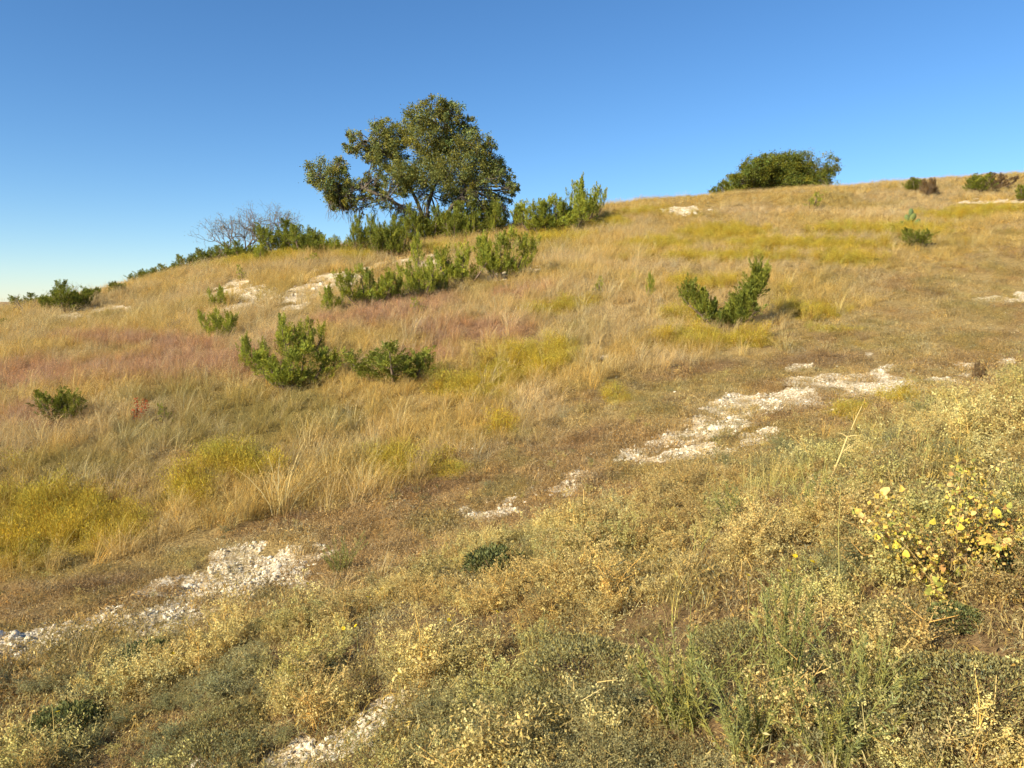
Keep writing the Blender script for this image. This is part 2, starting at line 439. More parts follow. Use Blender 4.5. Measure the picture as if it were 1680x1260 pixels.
# ------------------------------------------------------------------ the ground
def ground_material():
    m = bpy.data.materials.new('hillside_soil'); m.use_nodes = True
    t = m.node_tree; N, Lk = t.nodes, t.links
    bs = N['Principled BSDF']
    geo = N.new('ShaderNodeNewGeometry')
    at = N.new('ShaderNodeAttribute'); at.attribute_name = 'tint'
    rk = N.new('ShaderNodeAttribute'); rk.attribute_name = 'rock'
    def noise(sc, det=5):
        n = N.new('ShaderNodeTexNoise'); n.inputs['Scale'].default_value = sc; n.inputs['Detail'].default_value = det
        Lk.new(geo.outputs['Position'], n.inputs['Vector']); return n
    n1, n2, n3 = noise(3.0, 8), noise(26, 5), noise(120, 3)
    r1 = N.new('ShaderNodeValToRGB'); r1.color_ramp.elements[0].position = .3; r1.color_ramp.elements[0].color = (.5, .45, .4, 1)
    r1.color_ramp.elements[1].position = .7; r1.color_ramp.elements[1].color = (1.15, 1.1, 1.0, 1); Lk.new(n2.outputs['Fac'], r1.inputs[0])
    soil = N.new('ShaderNodeMix'); soil.data_type = 'RGBA'; soil.blend_type = 'MULTIPLY'; soil.inputs[0].default_value = 1
    Lk.new(at.outputs['Color'], soil.inputs[6]); Lk.new(r1.outputs[0], soil.inputs[7])
    r2 = N.new('ShaderNodeValToRGB'); e = r2.color_ramp.elements
    e[0].position = .34; e[0].color = (.36, .27, .15, 1); e[1].position = .66; e[1].color = (.86, .79, .62, 1)
    e.new(.50).color = (.58, .47, .30, 1)
    Lk.new(n2.outputs['Fac'], r2.inputs[0])
    # rock mask broken up by noise
    ad = N.new('ShaderNodeMath'); ad.operation = 'MULTIPLY_ADD'; ad.inputs[1].default_value = .9; ad.inputs[2].default_value = -.45
    Lk.new(n2.outputs['Fac'], ad.inputs[0])
    ad2 = N.new('ShaderNodeMath'); ad2.operation = 'ADD'; Lk.new(ad.outputs[0], ad2.inputs[0]); Lk.new(rk.outputs['Fac'], ad2.inputs[1])
    mr = N.new('ShaderNodeMapRange'); mr.inputs[1].default_value = .35; mr.inputs[2].default_value = .6; Lk.new(ad2.outputs[0], mr.inputs[0])
    mx = N.new('ShaderNodeMix'); mx.data_type = 'RGBA'; Lk.new(mr.outputs[0], mx.inputs[0]); Lk.new(soil.outputs[2], mx.inputs[6]); Lk.new(r2.outputs[0], mx.inputs[7])
    Lk.new(mx.outputs[2], bs.inputs['Base Color'])
    bs.inputs['Roughness'].default_value = .95; bs.inputs['Specular IOR Level'].default_value = .1
    sm = N.new('ShaderNodeMath'); sm.operation = 'MULTIPLY_ADD'; sm.inputs[1].default_value = .35
    Lk.new(n3.outputs['Fac'], sm.inputs[0]); Lk.new(n2.outputs['Fac'], sm.inputs[2])
    bp = N.new('ShaderNodeBump'); bp.inputs['Strength'].default_value = .9; bp.inputs['Distance'].default_value = .03
    Lk.new(sm.outputs[0], bp.inputs['Height']); Lk.new(bp.outputs[0], bs.inputs['Normal'])
    return m

az_f = np.linspace(R(-50), R(50), 440)
az_c = np.linspace(R(50), R(310), 80)[1:-1]
AZ = np.concatenate([az_f, az_c])           # measured from +Y towards +X
RR = np.concatenate([[.02, .4, .8], np.geomspace(1.2, 95, 400), np.geomspace(100, 9000, 34)])
ga, gr = np.meshgrid(AZ, RR)
GX, GY = gr * np.sin(ga), gr * np.cos(ga)
GZs = Hsmooth(GX, GY)
GZ = GZs + Hrel(GX, GY)
rockv = np.where(gr < 90, rockmask(GX, GY), 0)
GZ += rockv * (fbm(GX / .16, GY / .16, 91, 3) - .6) * .09
zone_v = zones(GX.ravel(), GY.ravel())
gcol, _ = grass_colour(GX.ravel(), GY.ravel()); tcol, _ = turf_colour(GX.ravel(), GY.ravel())
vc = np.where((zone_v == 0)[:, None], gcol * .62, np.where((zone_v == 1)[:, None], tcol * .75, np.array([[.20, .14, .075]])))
far_v = sstep(60, 110, gr.ravel())
vc = mixc(vc, np.array([[.40, .28, .14]]), far_v)
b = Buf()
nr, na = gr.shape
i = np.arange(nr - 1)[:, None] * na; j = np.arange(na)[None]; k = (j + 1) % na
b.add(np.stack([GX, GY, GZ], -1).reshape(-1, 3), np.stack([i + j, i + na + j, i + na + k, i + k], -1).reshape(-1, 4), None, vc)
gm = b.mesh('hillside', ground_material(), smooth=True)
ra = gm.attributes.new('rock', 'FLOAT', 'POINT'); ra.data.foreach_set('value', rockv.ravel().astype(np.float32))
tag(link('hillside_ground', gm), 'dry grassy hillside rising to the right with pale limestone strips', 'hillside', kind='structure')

def Hg(x, y):
    x = np.atleast_1d(np.asarray(x, float)); y = np.atleast_1d(np.asarray(y, float))
    return Hsmooth(x, y) + Hrel(x, y)
def seat(px, py, sink=0.03):
    P = ground_hit(px, py)
    return np.array([P[0], P[1], Hg(P[0], P[1])[0] - sink])
def seat_xy(x, y, sink=0.03): return np.array([x, y, Hg(x, y)[0] - sink])

# what the hill itself hides (seen from near the camera) needs no plants
_el = (GZs[:, :440] + .9 - CAM[2]) / gr[:, :440]
_elg = (GZs[:, :440] - CAM[2]) / gr[:, :440]
_mx = np.maximum.accumulate(_elg, 0)
_vis = _el > _mx - .012
def visible(x, y):
    a = np.arctan2(x, y); r = np.hypot(x, y)
    ia = np.clip(((a - R(-50)) / R(100) * 439).round().astype(int), 0, 439)
    ir = np.clip(np.searchsorted(RR, r), 0, len(RR) - 1)
    return _vis[ir, ia]

# ------------------------------------------------------------------ scattered ground cover (geometry-node instances, kind = stuff)
def scatter_group(coll):
    ng = bpy.data.node_groups.new('scatter_' + coll.name, 'GeometryNodeTree')
    ng.interface.new_socket('Geometry', in_out='INPUT', socket_type='NodeSocketGeometry')
    ng.interface.new_socket('Geometry', in_out='OUTPUT', socket_type='NodeSocketGeometry')
    N, Lk = ng.nodes, ng.links
    gi, go = N.new('NodeGroupInput'), N.new('NodeGroupOutput')
    ci = N.new('GeometryNodeCollectionInfo'); ci.inputs['Collection'].default_value = coll
    ci.inputs['Separate Children'].default_value = True; ci.inputs['Reset Children'].default_value = True
    ip = N.new('GeometryNodeInstanceOnPoints'); ip.inputs['Pick Instance'].default_value = True
    def attr(nm, ty):
        a = N.new('GeometryNodeInputNamedAttribute'); a.data_type = ty; a.inputs['Name'].default_value = nm
        return [o for o in a.outputs if o.enabled and o.name == 'Attribute'][0]
    Lk.new(gi.outputs[0], ip.inputs['Points']); Lk.new(ci.outputs[0], ip.inputs['Instance'])
    Lk.new(attr('idx', 'INT'), ip.inputs['Instance Index'])
    Lk.new(attr('rot', 'FLOAT_VECTOR'), ip.inputs['Rotation'])
    Lk.new(attr('scl', 'FLOAT_VECTOR'), ip.inputs['Scale'])
    Lk.new(ip.outputs[0], go.inputs[0])
    return ng

def scatter(name, label, cat, meshes, P, rot, scl, idx, col):
    coll = bpy.data.collections.new(name + '_kinds')
    for q, me in enumerate(meshes):
        coll.objects.link(bpy.data.objects.new('%s_kind_%02d' % (name, q), me))
    m = bpy.data.meshes.new(name)
    n = len(P)
    m.vertices.add(n); m.vertices.foreach_set('co', P.astype(np.float32).ravel())
    a = m.attributes.new('rot', 'FLOAT_VECTOR', 'POINT'); a.data.foreach_set('vector', rot.astype(np.float32).ravel())
    a = m.attributes.new('scl', 'FLOAT_VECTOR', 'POINT'); a.data.foreach_set('vector', scl.astype(np.float32).ravel())
    a = m.attributes.new('idx', 'INT', 'POINT'); a.data.foreach_set('value', idx.astype(np.int32))
    a = m.attributes.new('col', 'FLOAT_COLOR', 'POINT'); a.data.foreach_set('color', np.concatenate([col, np.ones((n, 1))], 1).astype(np.float32).ravel())
    o = link(name, m)
    md = o.modifiers.new('scatter', 'NODES'); md.node_group = scatter_group(coll)
    tag(o, label, cat, kind='stuff')
    return o

def sample_points(rng, dens, rmin, rmax, azmax=46):
    """random points in the wedge of ground before the camera; dens(r) per square metre"""
    rs = np.geomspace(rmin, rmax, 60)
    X, Y = [], []
    for r0, r1 in zip(rs[:-1], rs[1:]):
        area = R(2 * azmax) * .5 * (r1 * r1 - r0 * r0)
        n = rng.poisson(area * dens(.5 * (r0 + r1)))
        r = np.sqrt(rng.uniform(r0 * r0, r1 * r1, n)); a = rng.uniform(-R(azmax), R(azmax), n)
        X.append(r * np.sin(a)); Y.append(r * np.cos(a))
    x, y = np.concatenate(X), np.concatenate(Y)
    v = visible(x, y)
    return x[v], y[v]

def tints(rng, n, v=.18, warm=.06):
    k = 1 + rng.normal(0, v, n); w = rng.normal(0, warm, n)
    return np.clip(np.stack([k * (1 + w), k, k * (1 - 2 * w)], 1), .3, 1.7)

# --- kinds of plant
def k_bunch(seed, n=46, h=.55, spread=.10, lean=.22, w=.006, wind=.12):
    rng = np.random.default_rng(seed); bf = Buf()
    a = rng.uniform(0, 2 * math.pi, n); r = spread * np.sqrt(rng.uniform(0, 1, n))
    P = np.stack([r * np.cos(a), r * np.sin(a), np.full(n, -.03)], 1)
    az = a + rng.normal(0, .7, n)
    hh = h * rng.uniform(.45, 1.1, n); ln = lean * rng.uniform(.1, 1.4, n)
    vx, vy = ln * np.cos(az) + wind, ln * np.sin(az) + wind * .2
    c = ribbons(bf, P, np.arctan2(vy, vx), hh, np.hypot(vx, vy), w * rng.uniform(.6, 1.3, n), 4, rng, tints(rng, n, .2, .07), droop=rng.uniform(.05, .3))
    # seed heads: thin flakes near the tips of some blades
    q = rng.choice(n, n // 3, replace=False)
    tip = c[q, -1]; T = np.repeat(tip, 4, 0) + rng.normal(0, .012, (len(q) * 4, 3)) - np.array([0, 0, 1]) * rng.uniform(0, .10, (len(q) * 4, 1))
    leaves(bf, T, np.array([.25, 0, 1]) + rng.normal(0, .4, (len(T), 3)), .03, .007, rng, np.array([1.15, 1.1, 1.05]))
    return bf.mesh('bunch_grass', M_GRASS)

def k_turf(seed, n=70, h=.10, rad=.16):
    rng = np.random.default_rng(seed); bf = Buf()
    a = rng.uniform(0, 2 * math.pi, n); r = rad * np.sqrt(rng.uniform(0, 1, n))
    P = np.stack([r * np.cos(a), r * np.sin(a), np.full(n, -.02)], 1)
    ribbons(bf, P, rng.uniform(0, 6.28, n), h * rng.uniform(.4, 1.4, n), rng.uniform(.02, .14, n), rng.uniform(.003, .006, n), 3, rng, tints(rng, n, .25, .07), droop=.35)
    m = 60
    P2 = np.stack([rng.normal(0, rad * .5, m), rng.normal(0, rad * .5, m), rng.uniform(.0, h, m)], 1)
    leaves(bf, P2, rdir(rng, m), rng.uniform(.012, .03, m), rng.uniform(.005, .010, m), rng, tints(rng, m, .3, .08))
    return bf.mesh('turf_tuft', M_GRASS)

def k_broom(seed, n=46, h=.40, rad=.26):
    rng = np.random.default_rng(seed); bf = Buf()
    P = np.stack([rng.normal(0, .025, n), rng.normal(0, .025, n), np.full(n, -.02)], 1)
    az = rng.uniform(0, 6.28, n); el = rng.uniform(.1, 1, n) ** .6
    ln = rad * (1 - el) * 1.5 + .03; hh = h * (.55 + .5 * el) * rng.uniform(.85, 1.1, n)
    c = ribbons(bf, P, az, hh, ln, .0035, 3, rng, tints(rng, n, .2) * np.array([.75, .6, .6]), droop=.1)
    k = 9
    t = rng.uniform(.45, 1.05, (n, k, 1))
    T = (c[:, 0:1] * (1 - t) + c[:, -1:] * t + rng.normal(0, .035, (n, k, 3))).reshape(-1, 3)
    T[:, 2] = np.maximum(T[:, 2], .02)
    D = np.array([0, 0, 1.]) + unit(T) * .6 + rng.normal(0, .45, T.shape)
    leaves(bf, T, D, rng.uniform(.02, .05, len(T)), rng.uniform(.004, .010, len(T)), rng, tints(rng, len(T), .22, .05))
    return bf.mesh('broomweed', M_GRASS)

def k_weed(seed, stems=7, h=.30, lv=24, leaf=.019, twig=True, spread=.5):
    rng = np.random.default_rng(seed); bf = Buf()
    P = np.stack([rng.normal(0, .03, stems), rng.normal(0, .03, stems), np.full(stems, -.03)], 1)
    az = np.arange(stems) / stems * 6.28 + rng.normal(0, .5, stems)
    hh = h * rng.uniform(.55, 1.1, stems); ln = h * spread * rng.uniform(.2, 1.3, stems)
    c = ribbons(bf, P, az, hh, ln, .0058, 5, rng, tints(rng, stems, .2) * np.array([.95, .82, .75]), droop=.1, tip=.5)
    # side twigs
    nt_ = 5
    t = rng.uniform(.3, .95, (stems, nt_))
    f = t * 5; i0 = np.minimum(f.astype(int), 4); fr = (f - i0)[..., None]
    s_ = np.arange(stems)[:, None]
    B = c[s_, i0] * (1 - fr) + c[s_, i0 + 1] * fr
    B = B.reshape(-1, 3)
    Dv = unit(rng.normal(size=B.shape) * np.array([1, 1, .4]) + np.array([0, 0, .7]))
    Ln = h * rng.uniform(.12, .38, len(B))[:, None]
    E = B + Dv * Ln
    sd = unit(np.cross(Dv, rdir(rng, len(B)))) * .0019
    bf.add(np.stack([B - sd, B + sd, E + sd * .6, E - sd * .6], 1).reshape(-1, 3), np.arange(len(B) * 4).reshape(-1, 4), None,
           np.repeat(tints(rng, len(B), .2) * np.array([.95, .82, .75]), 4, 0))
    u = rng.uniform(.1, 1.08, (len(B), lv // 4, 1))
    Lp = (B[:, None] + (E - B)[:, None] * u + rng.normal(0, .007, (len(B), lv // 4, 3))).reshape(-1, 3)
    # tight leafy heads at the tips
    kt = 18
    Hp = (E[:, None] + rng.normal(0, .013, (len(E), kt, 3))).reshape(-1, 3)
    Lp = np.concatenate([Lp, Hp])
    Dl = unit(rng.normal(size=Lp.shape) + np.array([0, 0, .5]))
    sz = leaf * rng.uniform(.5, 1.35, len(Lp))
    tc = tints(rng, len(Lp), .20, .03)
    leaves(bf, Lp, Dl, sz, sz * rng.uniform(.4, .75, len(Lp)), rng, tc, fold=.5)
    return bf.mesh('dry_weed', M_WEED)

def place(rng, x, y, tilt=.15):
    n = len(x)
    return np.stack([x, y, Hg(x, y)], 1), np.stack([rng.normal(0, tilt, n), rng.normal(0, tilt, n), rng.uniform(0, 6.28, n)], 1)

rng = np.random.default_rng(7)
# tall grass
x, y = sample_points(rng, lambda r: 34 if r < 12 else 34 * (12 / r) ** .75, 6, 78)
z = zones(x, y, rng)
rk_ = rockmask(x, y)
d = np.hypot(x, y)
col, yl = grass_colour(x, y)
tc_, tyl = turf_colour(x, y)
near_ = np.maximum(rk_, rockmask(x * (1 + .5 / d), y * (1 + .5 / d)) * .8)
tall = (z == 0) & (rng.uniform(size=len(x)) > near_ * .86)
u = rng.uniform(size=len(x))
short_n = fbm(x / 3.2, y / 2.2, 101, 3)
is_y = tall & (u < yl * .68)
is_g = tall & ~is_y & (u > sstep(.55, .7, short_n) * .45)
bunch = [k_bunch(100 + q, n=44, h=.50 + .06 * (q % 3), spread=.09 + .02 * (q % 2), lean=.14 + .07 * (q % 4)) for q in range(8)]
def do_grass():
    P, rot = place(rng, x[is_g], y[is_g], .12)
    n = len(P)
    rot[:, 2] = rng.normal(0, .9, n)
    s = rng.uniform(.55, 1.15, n) * (.55 + .55 * fbm(x[is_g] / 2.5, y[is_g] / 2.5, 107, 3)) * (1 + .25 * sstep(18, 40, d[is_g])) 
    s = s * (1 - .38 * sstep(0, 12, x[is_g]) * sstep(20, 30, d[is_g]))
    c = col[is_g] * tints(rng, n, .14, .05)
    tus = rng.uniform(size=n) < .035
    s[tus] *= 1.45; c[tus] = c[tus] * .45 + np.array([.66, .55, .27]) * .55
    pale = rng.uniform(size=n) < .12
    c[pale] = c[pale] * .5 + np.array([.62, .50, .28]) * .5
    scatter('bunch_grass', 'tall dry golden and pinkish bunch grass covering the slope', 'grass', bunch, P, rot, np.stack([s * 1.15, s * 1.15, s], 1), rng.integers(0, 8, n), c)
do_grass()
broom = [k_broom(200 + q, h=.36 + .04 * q, rad=.24 + .03 * (q % 2)) for q in range(5)]
def do_broom():
    m = is_y | ((z == 1) & (rng.uniform(size=len(x)) < tyl * .35) & (rk_ < .3))
    P, rot = place(rng, x[m], y[m], .12)
    n = len(P); s = rng.uniform(.5, 1.1, n) * np.where(z[m] == 1, .6, 1.0)
    c = np.tile(C_YEL, (n, 1)) * tints(rng, n, .14, .08)
    c = mixc(c, col[m], rng.uniform(0, .5, n))
    scatter('yellow_broomweed', 'fine yellow green broomweed growing in hazy patches among the grass', 'broomweed', broom, P, rot, np.stack([s * 1.1, s * 1.1, s], 1), rng.integers(0, 5, n), c)
do_broom()
# short brown turf, also as an underlayer everywhere
turf = [k_turf(300 + q, h=.08 + .015 * (q % 3)) for q in range(7)]
def do_turf():
    x, y = sample_points(rng, lambda r: 60 if r < 9 else 60 * (9 / r) ** 1.0, 1.6, 66)
    z = zones(x, y, rng); rk = rockmask(x, y)
    keep = (rng.uniform(size=len(x)) > rk * np.where(np.hypot(x, y) > 20, .5, .68)) & ((z == 1) | (rng.uniform(size=len(x)) < np.where(z == 0, .55, .95)))
    x, y, z = x[keep], y[keep], z[keep]
    P, rot = place(rng, x, y, .2); n = len(P); d = np.hypot(x, y)
    tc, _ = turf_colour(x, y); gc, _ = grass_colour(x, y)
    c = np.where((z == 0)[:, None], gc * .85, tc) * tints(rng, n, .18, .06)
    c[z == 2] *= np.array([.95, 1.0, .95])
    s = rng.uniform(.6, 1.3, n) * (1 + .35 * sstep(12, 35, d)) * (.6 + .8 * fbm(x / .9, y / .9, 131, 3))
    scatter('dry_turf', 'short brown dry turf and matted thatch on the slope', 'turf', turf, P, rot, np.stack([s, s, s * np.where(z == 1, 1.15, 1)], 1), rng.integers(0, 7, n), c)
do_turf()
# leafy dry weeds of the foreground
weeds = ([k_weed(400 + q, stems=6 + q % 3, h=.24 + .05 * (q % 3), lv=30, leaf=.0108 + .0012 * (q % 3), spread=.45 + .2 * (q % 2)) for q in range(5)]       # pale leafy
       + [k_weed(420 + q, stems=7, h=.26 + .04 * q, lv=40, leaf=.012, spread=.4) for q in range(4)]                                                      # brown dry
       + [k_weed(440 + q, stems=12, h=.17 + .02 * q, lv=48, leaf=.0085, spread=1.0) for q in range(4)])                                                  # fine low mats
CLEAR = [(960, 1110, .40), (880, 1180, .30), (1225, 1080, .32), (350, 1255, .34), (375, 1195, .32), (745, 1235, .3), (1610, 1140, .3), (110, 1205, .3), (812, 945, .32), (235, 1085, .26), (1120, 1190, .26), (1290, 1150, .22), (1230, 1250, .2)]
STALKY = [blob(*q) for q in [(1320, 800, 120, 50), (1420, 740, 60, 25), (1180, 830, 80, 30), (1560, 760, 90, 30), (600, 940, 60, 20)]]
def do_weeds():
    x, y = sample_points(rng, lambda r: (76 if r < 3.6 else 60) if r < 6 else 56 * (6 / r) ** .8, 1.5, 17, 48)
    z = zones(x, y, rng); rk = rockmask(x, y)
    cl = fbm(x / .50, y / .50, 141, 3)
    dd = np.hypot(x, y)
    near = np.maximum(np.maximum(rk, rockmask(x * (1 + .25 / dd), y * (1 + .25 / dd))), np.maximum(rockmask(x * (1 + .5 / dd), y * (1 + .5 / dd)), rockmask(x * (1 + .75 / dd), y * (1 + .75 / dd)) * .8) * .9)
    for q_ in (.15, .35, .6):
        near = np.maximum(near, sstep(.30, .62, blobs_field(ROCK, x * (1 + q_ / dd), y * (1 + q_ / dd))) * .93)
    keep = (z == 2) & (rng.uniform(size=len(x)) > near * .97) & (cl + rng.normal(0, .04, len(x)) > .37)
    keep |= (z == 1) & (rng.uniform(size=len(x)) < .10) & (rk < .4)
    vx, vy = seat(1560, 975)[:2]
    keep &= ~((np.hypot(x - vx, (y - vy) * .6 + .12) < .30) & (rng.uniform(size=len(x)) < .35))
    for (cx, cy, cr) in CLEAR:
        q_ = seat(cx, cy); keep &= ~((np.hypot(x - q_[0], y - q_[1]) < cr) & (rng.uniform(size=len(x)) < .88))
    x, y, z, cl = x[keep], y[keep], z[keep], cl[keep]
    P, rot = place(rng, x, y, .22); n = len(P)
    sp = fbm(x / 1.0, y / 1.0, 151, 3) + rng.normal(0, .075, n)
    g2 = fbm(x / .7, y / .7, 157, 3)
    kind = np.where(sp < .43, 2, np.where(sp > .60, 1, 0))
    kind = np.where(rng.uniform(size=n) < .12, rng.integers(0, 3, n), kind)
    pale = mixc(np.tile(np.array([.66, .56, .23]), (n, 1)), np.array([[.50, .46, .17]]), sstep(.4, .6, g2))
    brown = mixc(np.tile(np.array([.57, .45, .18]), (n, 1)), np.array([[.46, .35, .14]]), sstep(.4, .6, g2))
    grey = mixc(np.tile(np.array([.35, .32, .15]), (n, 1)), np.array([[.28, .28, .13]]), sstep(.4, .6, g2))
    c = np.where((kind == 0)[:, None], pale, np.where((kind == 1)[:, None], brown, grey)) * tints(rng, n, .13, .03)
    idx = np.where(kind == 0, rng.integers(0, 5, n), np.where(kind == 1, rng.integers(5, 9, n), rng.integers(9, 13, n)))
    s = rng.uniform(.6, 1.15, n) * (.15 + 1.55 * cl) * np.where(z == 1, .5, 1)
    scatter('dry_weeds', 'pale leafy drying weeds tangled over the near bank', 'weeds', weeds, P, rot, np.stack([s, s, s], 1), idx, c)
    # loose stalky grass between the weeds
    x, y = sample_points(rng, lambda r: 40, 2.2, 14, 44)
    w = blobs_field(STALKY, x, y); z = zones(x, y, rng)
    keep = (z == 2) & (rng.uniform(size=len(x)) < np.maximum(sstep(.3, .8, w) * .5, .012)) & (rockmask(x, y) < .4)
    x, y = x[keep], y[keep]; n = len(x)
    P, rot = place(rng, x, y, .15); s = rng.uniform(.5, .95, n)
    c = mixc(np.tile(np.array([.58, .47, .17]), (n, 1)), np.array([[.42, .42, .12]]), rng.uniform(0, 1, n)) * tints(rng, n, .12, .04)
    scatter('stalky_grass', 'loose yellow green stalky grass among the near weeds', 'grass', stalky, P, rot, np.stack([s, s, s], 1), rng.integers(0, 4, n), c)
stalky = [k_bunch(180 + q, n=16, h=.50, spread=.05, lean=.18, w=.0045, wind=.02) for q in range(4)]
do_weeds()
# loose limestone gravel
def k_stone(seed, flat=.6, sub=1, name='gravel', mat=None, jag=.28):
    import bmesh
    rng = np.random.default_rng(seed)
    bm = bmesh.new(); bmesh.ops.create_icosphere(bm, subdivisions=sub, radius=1.0)
    V = np.array([v.co[:] for v in bm.verts]); F = np.array([[v.index for v in f.verts] for f in bm.faces]); bm.free()
    for _ in range(7):                                   # chop flat facets
        nrm = unit(rng.normal(size=3)); dd = rng.uniform(.55, .85)
        ex = V @ nrm - dd
        V = V - np.clip(ex, 0, None)[:, None] * nrm
    V = V * (1 + rng.uniform(-jag, jag, len(V))[:, None] * .25)
    V = V * np.array([rng.uniform(.8, 1.25), rng.uniform(.7, 1.0), flat])
    bf = Buf(); bf.add(V, None, F, np.ones(3))
    return bf.mesh(name, mat or M_STONE)
grav = [k_stone(500 + q, .5 + .1 * (q % 3)) for q in range(6)]
def do_gravel():
    x, y = sample_points(rng, lambda r: 1200 if r < 8 else 1200 * (8 / r) ** 1.9, 3, 48, 42)
    rk = rockmask(x, y)
    keep = rng.uniform(size=len(x)) < rk ** 1.5 * .42 * sstep(.25, .5, fbm(x / .3, y / .3, 171, 3))
    keep |= rng.uniform(size=len(x)) < .002
    x, y = x[keep], y[keep]; n = len(x)
    P = np.stack([x, y, Hg(x, y) + .001], 1)
    rot = rng.uniform(-.4, .4, (n, 3)); rot[:, 2] = rng.uniform(0, 6.28, n)
    s = .006 + .034 * rng.uniform(size=n) ** 5 + .0005 * np.hypot(x, y)
    scatter('limestone_gravel', 'white limestone gravel lying in the bare strips', 'gravel', grav, P, rot, np.stack([s, s, s], 1), rng.integers(0, 6, n), np.ones((n, 3)))
do_gravel()

# ------------------------------------------------------------------ trees
def crown_mesh(name, mat, lobes, rng, leaf=.075, dens=900, cl_per=16, core=.35):
    """lobes: (centre, radius, weight); leaves sit in small clumps on and in every lobe"""
    bf = Buf()
    for (c, r, wt) in lobes:
        nc = max(4, int(cl_per * (r / .9) ** 2 * wt))
        u = rdir(rng, nc); rad = r * (core + (1 - core) * rng.uniform(0, 1, nc) ** .5)
        cc = c + u * rad[:, None] * np.array([1, 1, .85])
        cr = r * rng.uniform(.16, .34, nc)
        nl = max(5, int(dens / cl_per * wt))
        k = np.repeat(np.arange(nc), nl)
        P = cc[k] + rng.normal(0, .55, (len(k), 3)) * cr[k][:, None]
        D = unit(unit(P - c) * .8 + np.array([0, 0, .25]) + rng.normal(0, .6, P.shape))
        tc = tints(rng, nc, .20, .10)[k] * tints(rng, len(k), .16, .06)
        sz = leaf * rng.uniform(.6, 1.3, len(k))
        leaves(bf, P, D, sz, sz * .55, rng, tc, fold=.3)
    return bf.mesh(name, mat)

def tree(name, label, base, trunks, lobes, leafm, barkm, rng, leaf=.075, dens=900, r0=.16, cl_per=16, core=.35, extra=None):
    root = link(name, None, None, base); tag(root, label, 'tree')
    bs = np.asarray(base)
    L2 = [(np.asarray(c) - bs, r, w) for c, r, w in lobes]
    tb = Buf()
    forks = []
    for tr in trunks:
        pts = np.asarray(tr) - bs
        rr = np.linspace(r0, r0 * .55, len(pts))
        tube(tb, pts, rr * (1 + .1 * rng.normal(size=len(pts))), 8)
        forks += [(p, q) for p, q in zip(pts[len(pts) // 2:], rr[len(pts) // 2:])]
    FP = np.array([f[0] for f in forks]); FR = np.array([f[1] for f in forks])
    for (c, r, w) in L2:
        dd = np.linalg.norm(FP - c, axis=1) + 1.2 * np.clip(FP[:, 2] - c[2] + .3, 0, None)
        i = int(np.argmin(dd))
        p = curve_pts(FP[i], c, rng.normal(0, .35, 3), 7, .2)
        tube(tb, p, np.linspace(FR[i] * .42, .015, 7), 6)
        for _ in range(5):
            q = p[rng.integers(3, 7)]; e = c + rdir(rng, 1)[0] * r * .85
            tube(tb, curve_pts(q, e, rng.normal(0, .2, 3), 4), np.linspace(.022, .006, 4), 4)
    link('trunk', tb.mesh('trunk', barkm, True), root)
    link('crown', crown_mesh('crown', leafm, L2, rng, leaf, dens, cl_per, core), root)
    if extra: extra(root)
    return root

rng = np.random.default_rng(21)
OY = 42.5
def lobes_at(lst, Y, rng, depth, layers=2):
    out = []
    for (px, py, r, *w) in lst:
        w = w[0] if w else 1.0
        for k in range(layers):
            dy = rng.uniform(-1, 1) * depth
            c = at_depth(px + rng.normal(0, 3), py + rng.normal(0, 3), Y); c[1] += dy
            out.append((c, r * Y / FPX, w))
    return out
OAKL = [(535,292,26),(547,264,15),(520,304,13,.8),(560,312,22),(577,326,16,.8),(594,300,14,.6),(545,325,12,.6),(560,338,10,.4),
 (580,224,15),(572,238,12),(602,246,18),(626,204,14),(622,230,22),(652,222,24),(640,262,24),(612,262,12,.7),
 (690,204,22),(714,188,18),(742,196,22),(768,208,16),(700,232,30),(740,236,34),(775,248,26),(802,246,15),
 (664,288,24),(702,280,34),(746,288,36),(790,286,30),(812,272,18),(826,294,15),(836,316,13),(845,308,8,.7),(822,328,14,.8),
 (792,322,22,.8),(650,316,16,.6),(692,318,16,.6),(742,326,20,.8),(765,335,16,.7),(620,318,12,.5),(715,172,9,.4),(733,178,8,.4),(672,190,8,.3),
 (552,324,18),(566,334,14,.8),(590,316,15,.7),(603,292,13,.6),(614,306,13,.6),(630,282,16,.8),(545,338,11,.6),(578,342,11,.6),(606,330,14,.6),(636,340,16,.7),(664,348,16,.7),(690,352,16,.7),(655,302,20,.9),(622,296,12,.6),(756,362,20,.9),(800,354,18,.9),(726,376,16,.8),(775,382,20,.9),(810,376,14,.8),(835,352,8,.4)]
ob = seat_xy((706 - 840) / FPX * OY, OY, .1)
def T(px, py, dy=0.0):
    p = at_depth(px, py, OY); p[1] += dy; return p
oak_trunks = [[ob, T(704, 372), T(700, 345, .2), T(706, 318, .3), T(722, 285, .4), T(738, 250, .3), T(730, 215)],
 [ob + np.array([.25, 0, 0]), T(722, 370), T(742, 340, -.3), T(768, 312, -.4), T(795, 290, -.4), T(812, 280)],
 [ob + np.array([-.25, 0, 0]), T(690, 372), T(668, 346, -.4), T(640, 328, -.6), T(600, 312, -.5), T(560, 305), T(540, 295)],
 [ob + np.array([0, .3, 0]), T(695, 360, .4), T(680, 325, .9), T(662, 290, 1.1), T(640, 255, .8), T(612, 240)]]
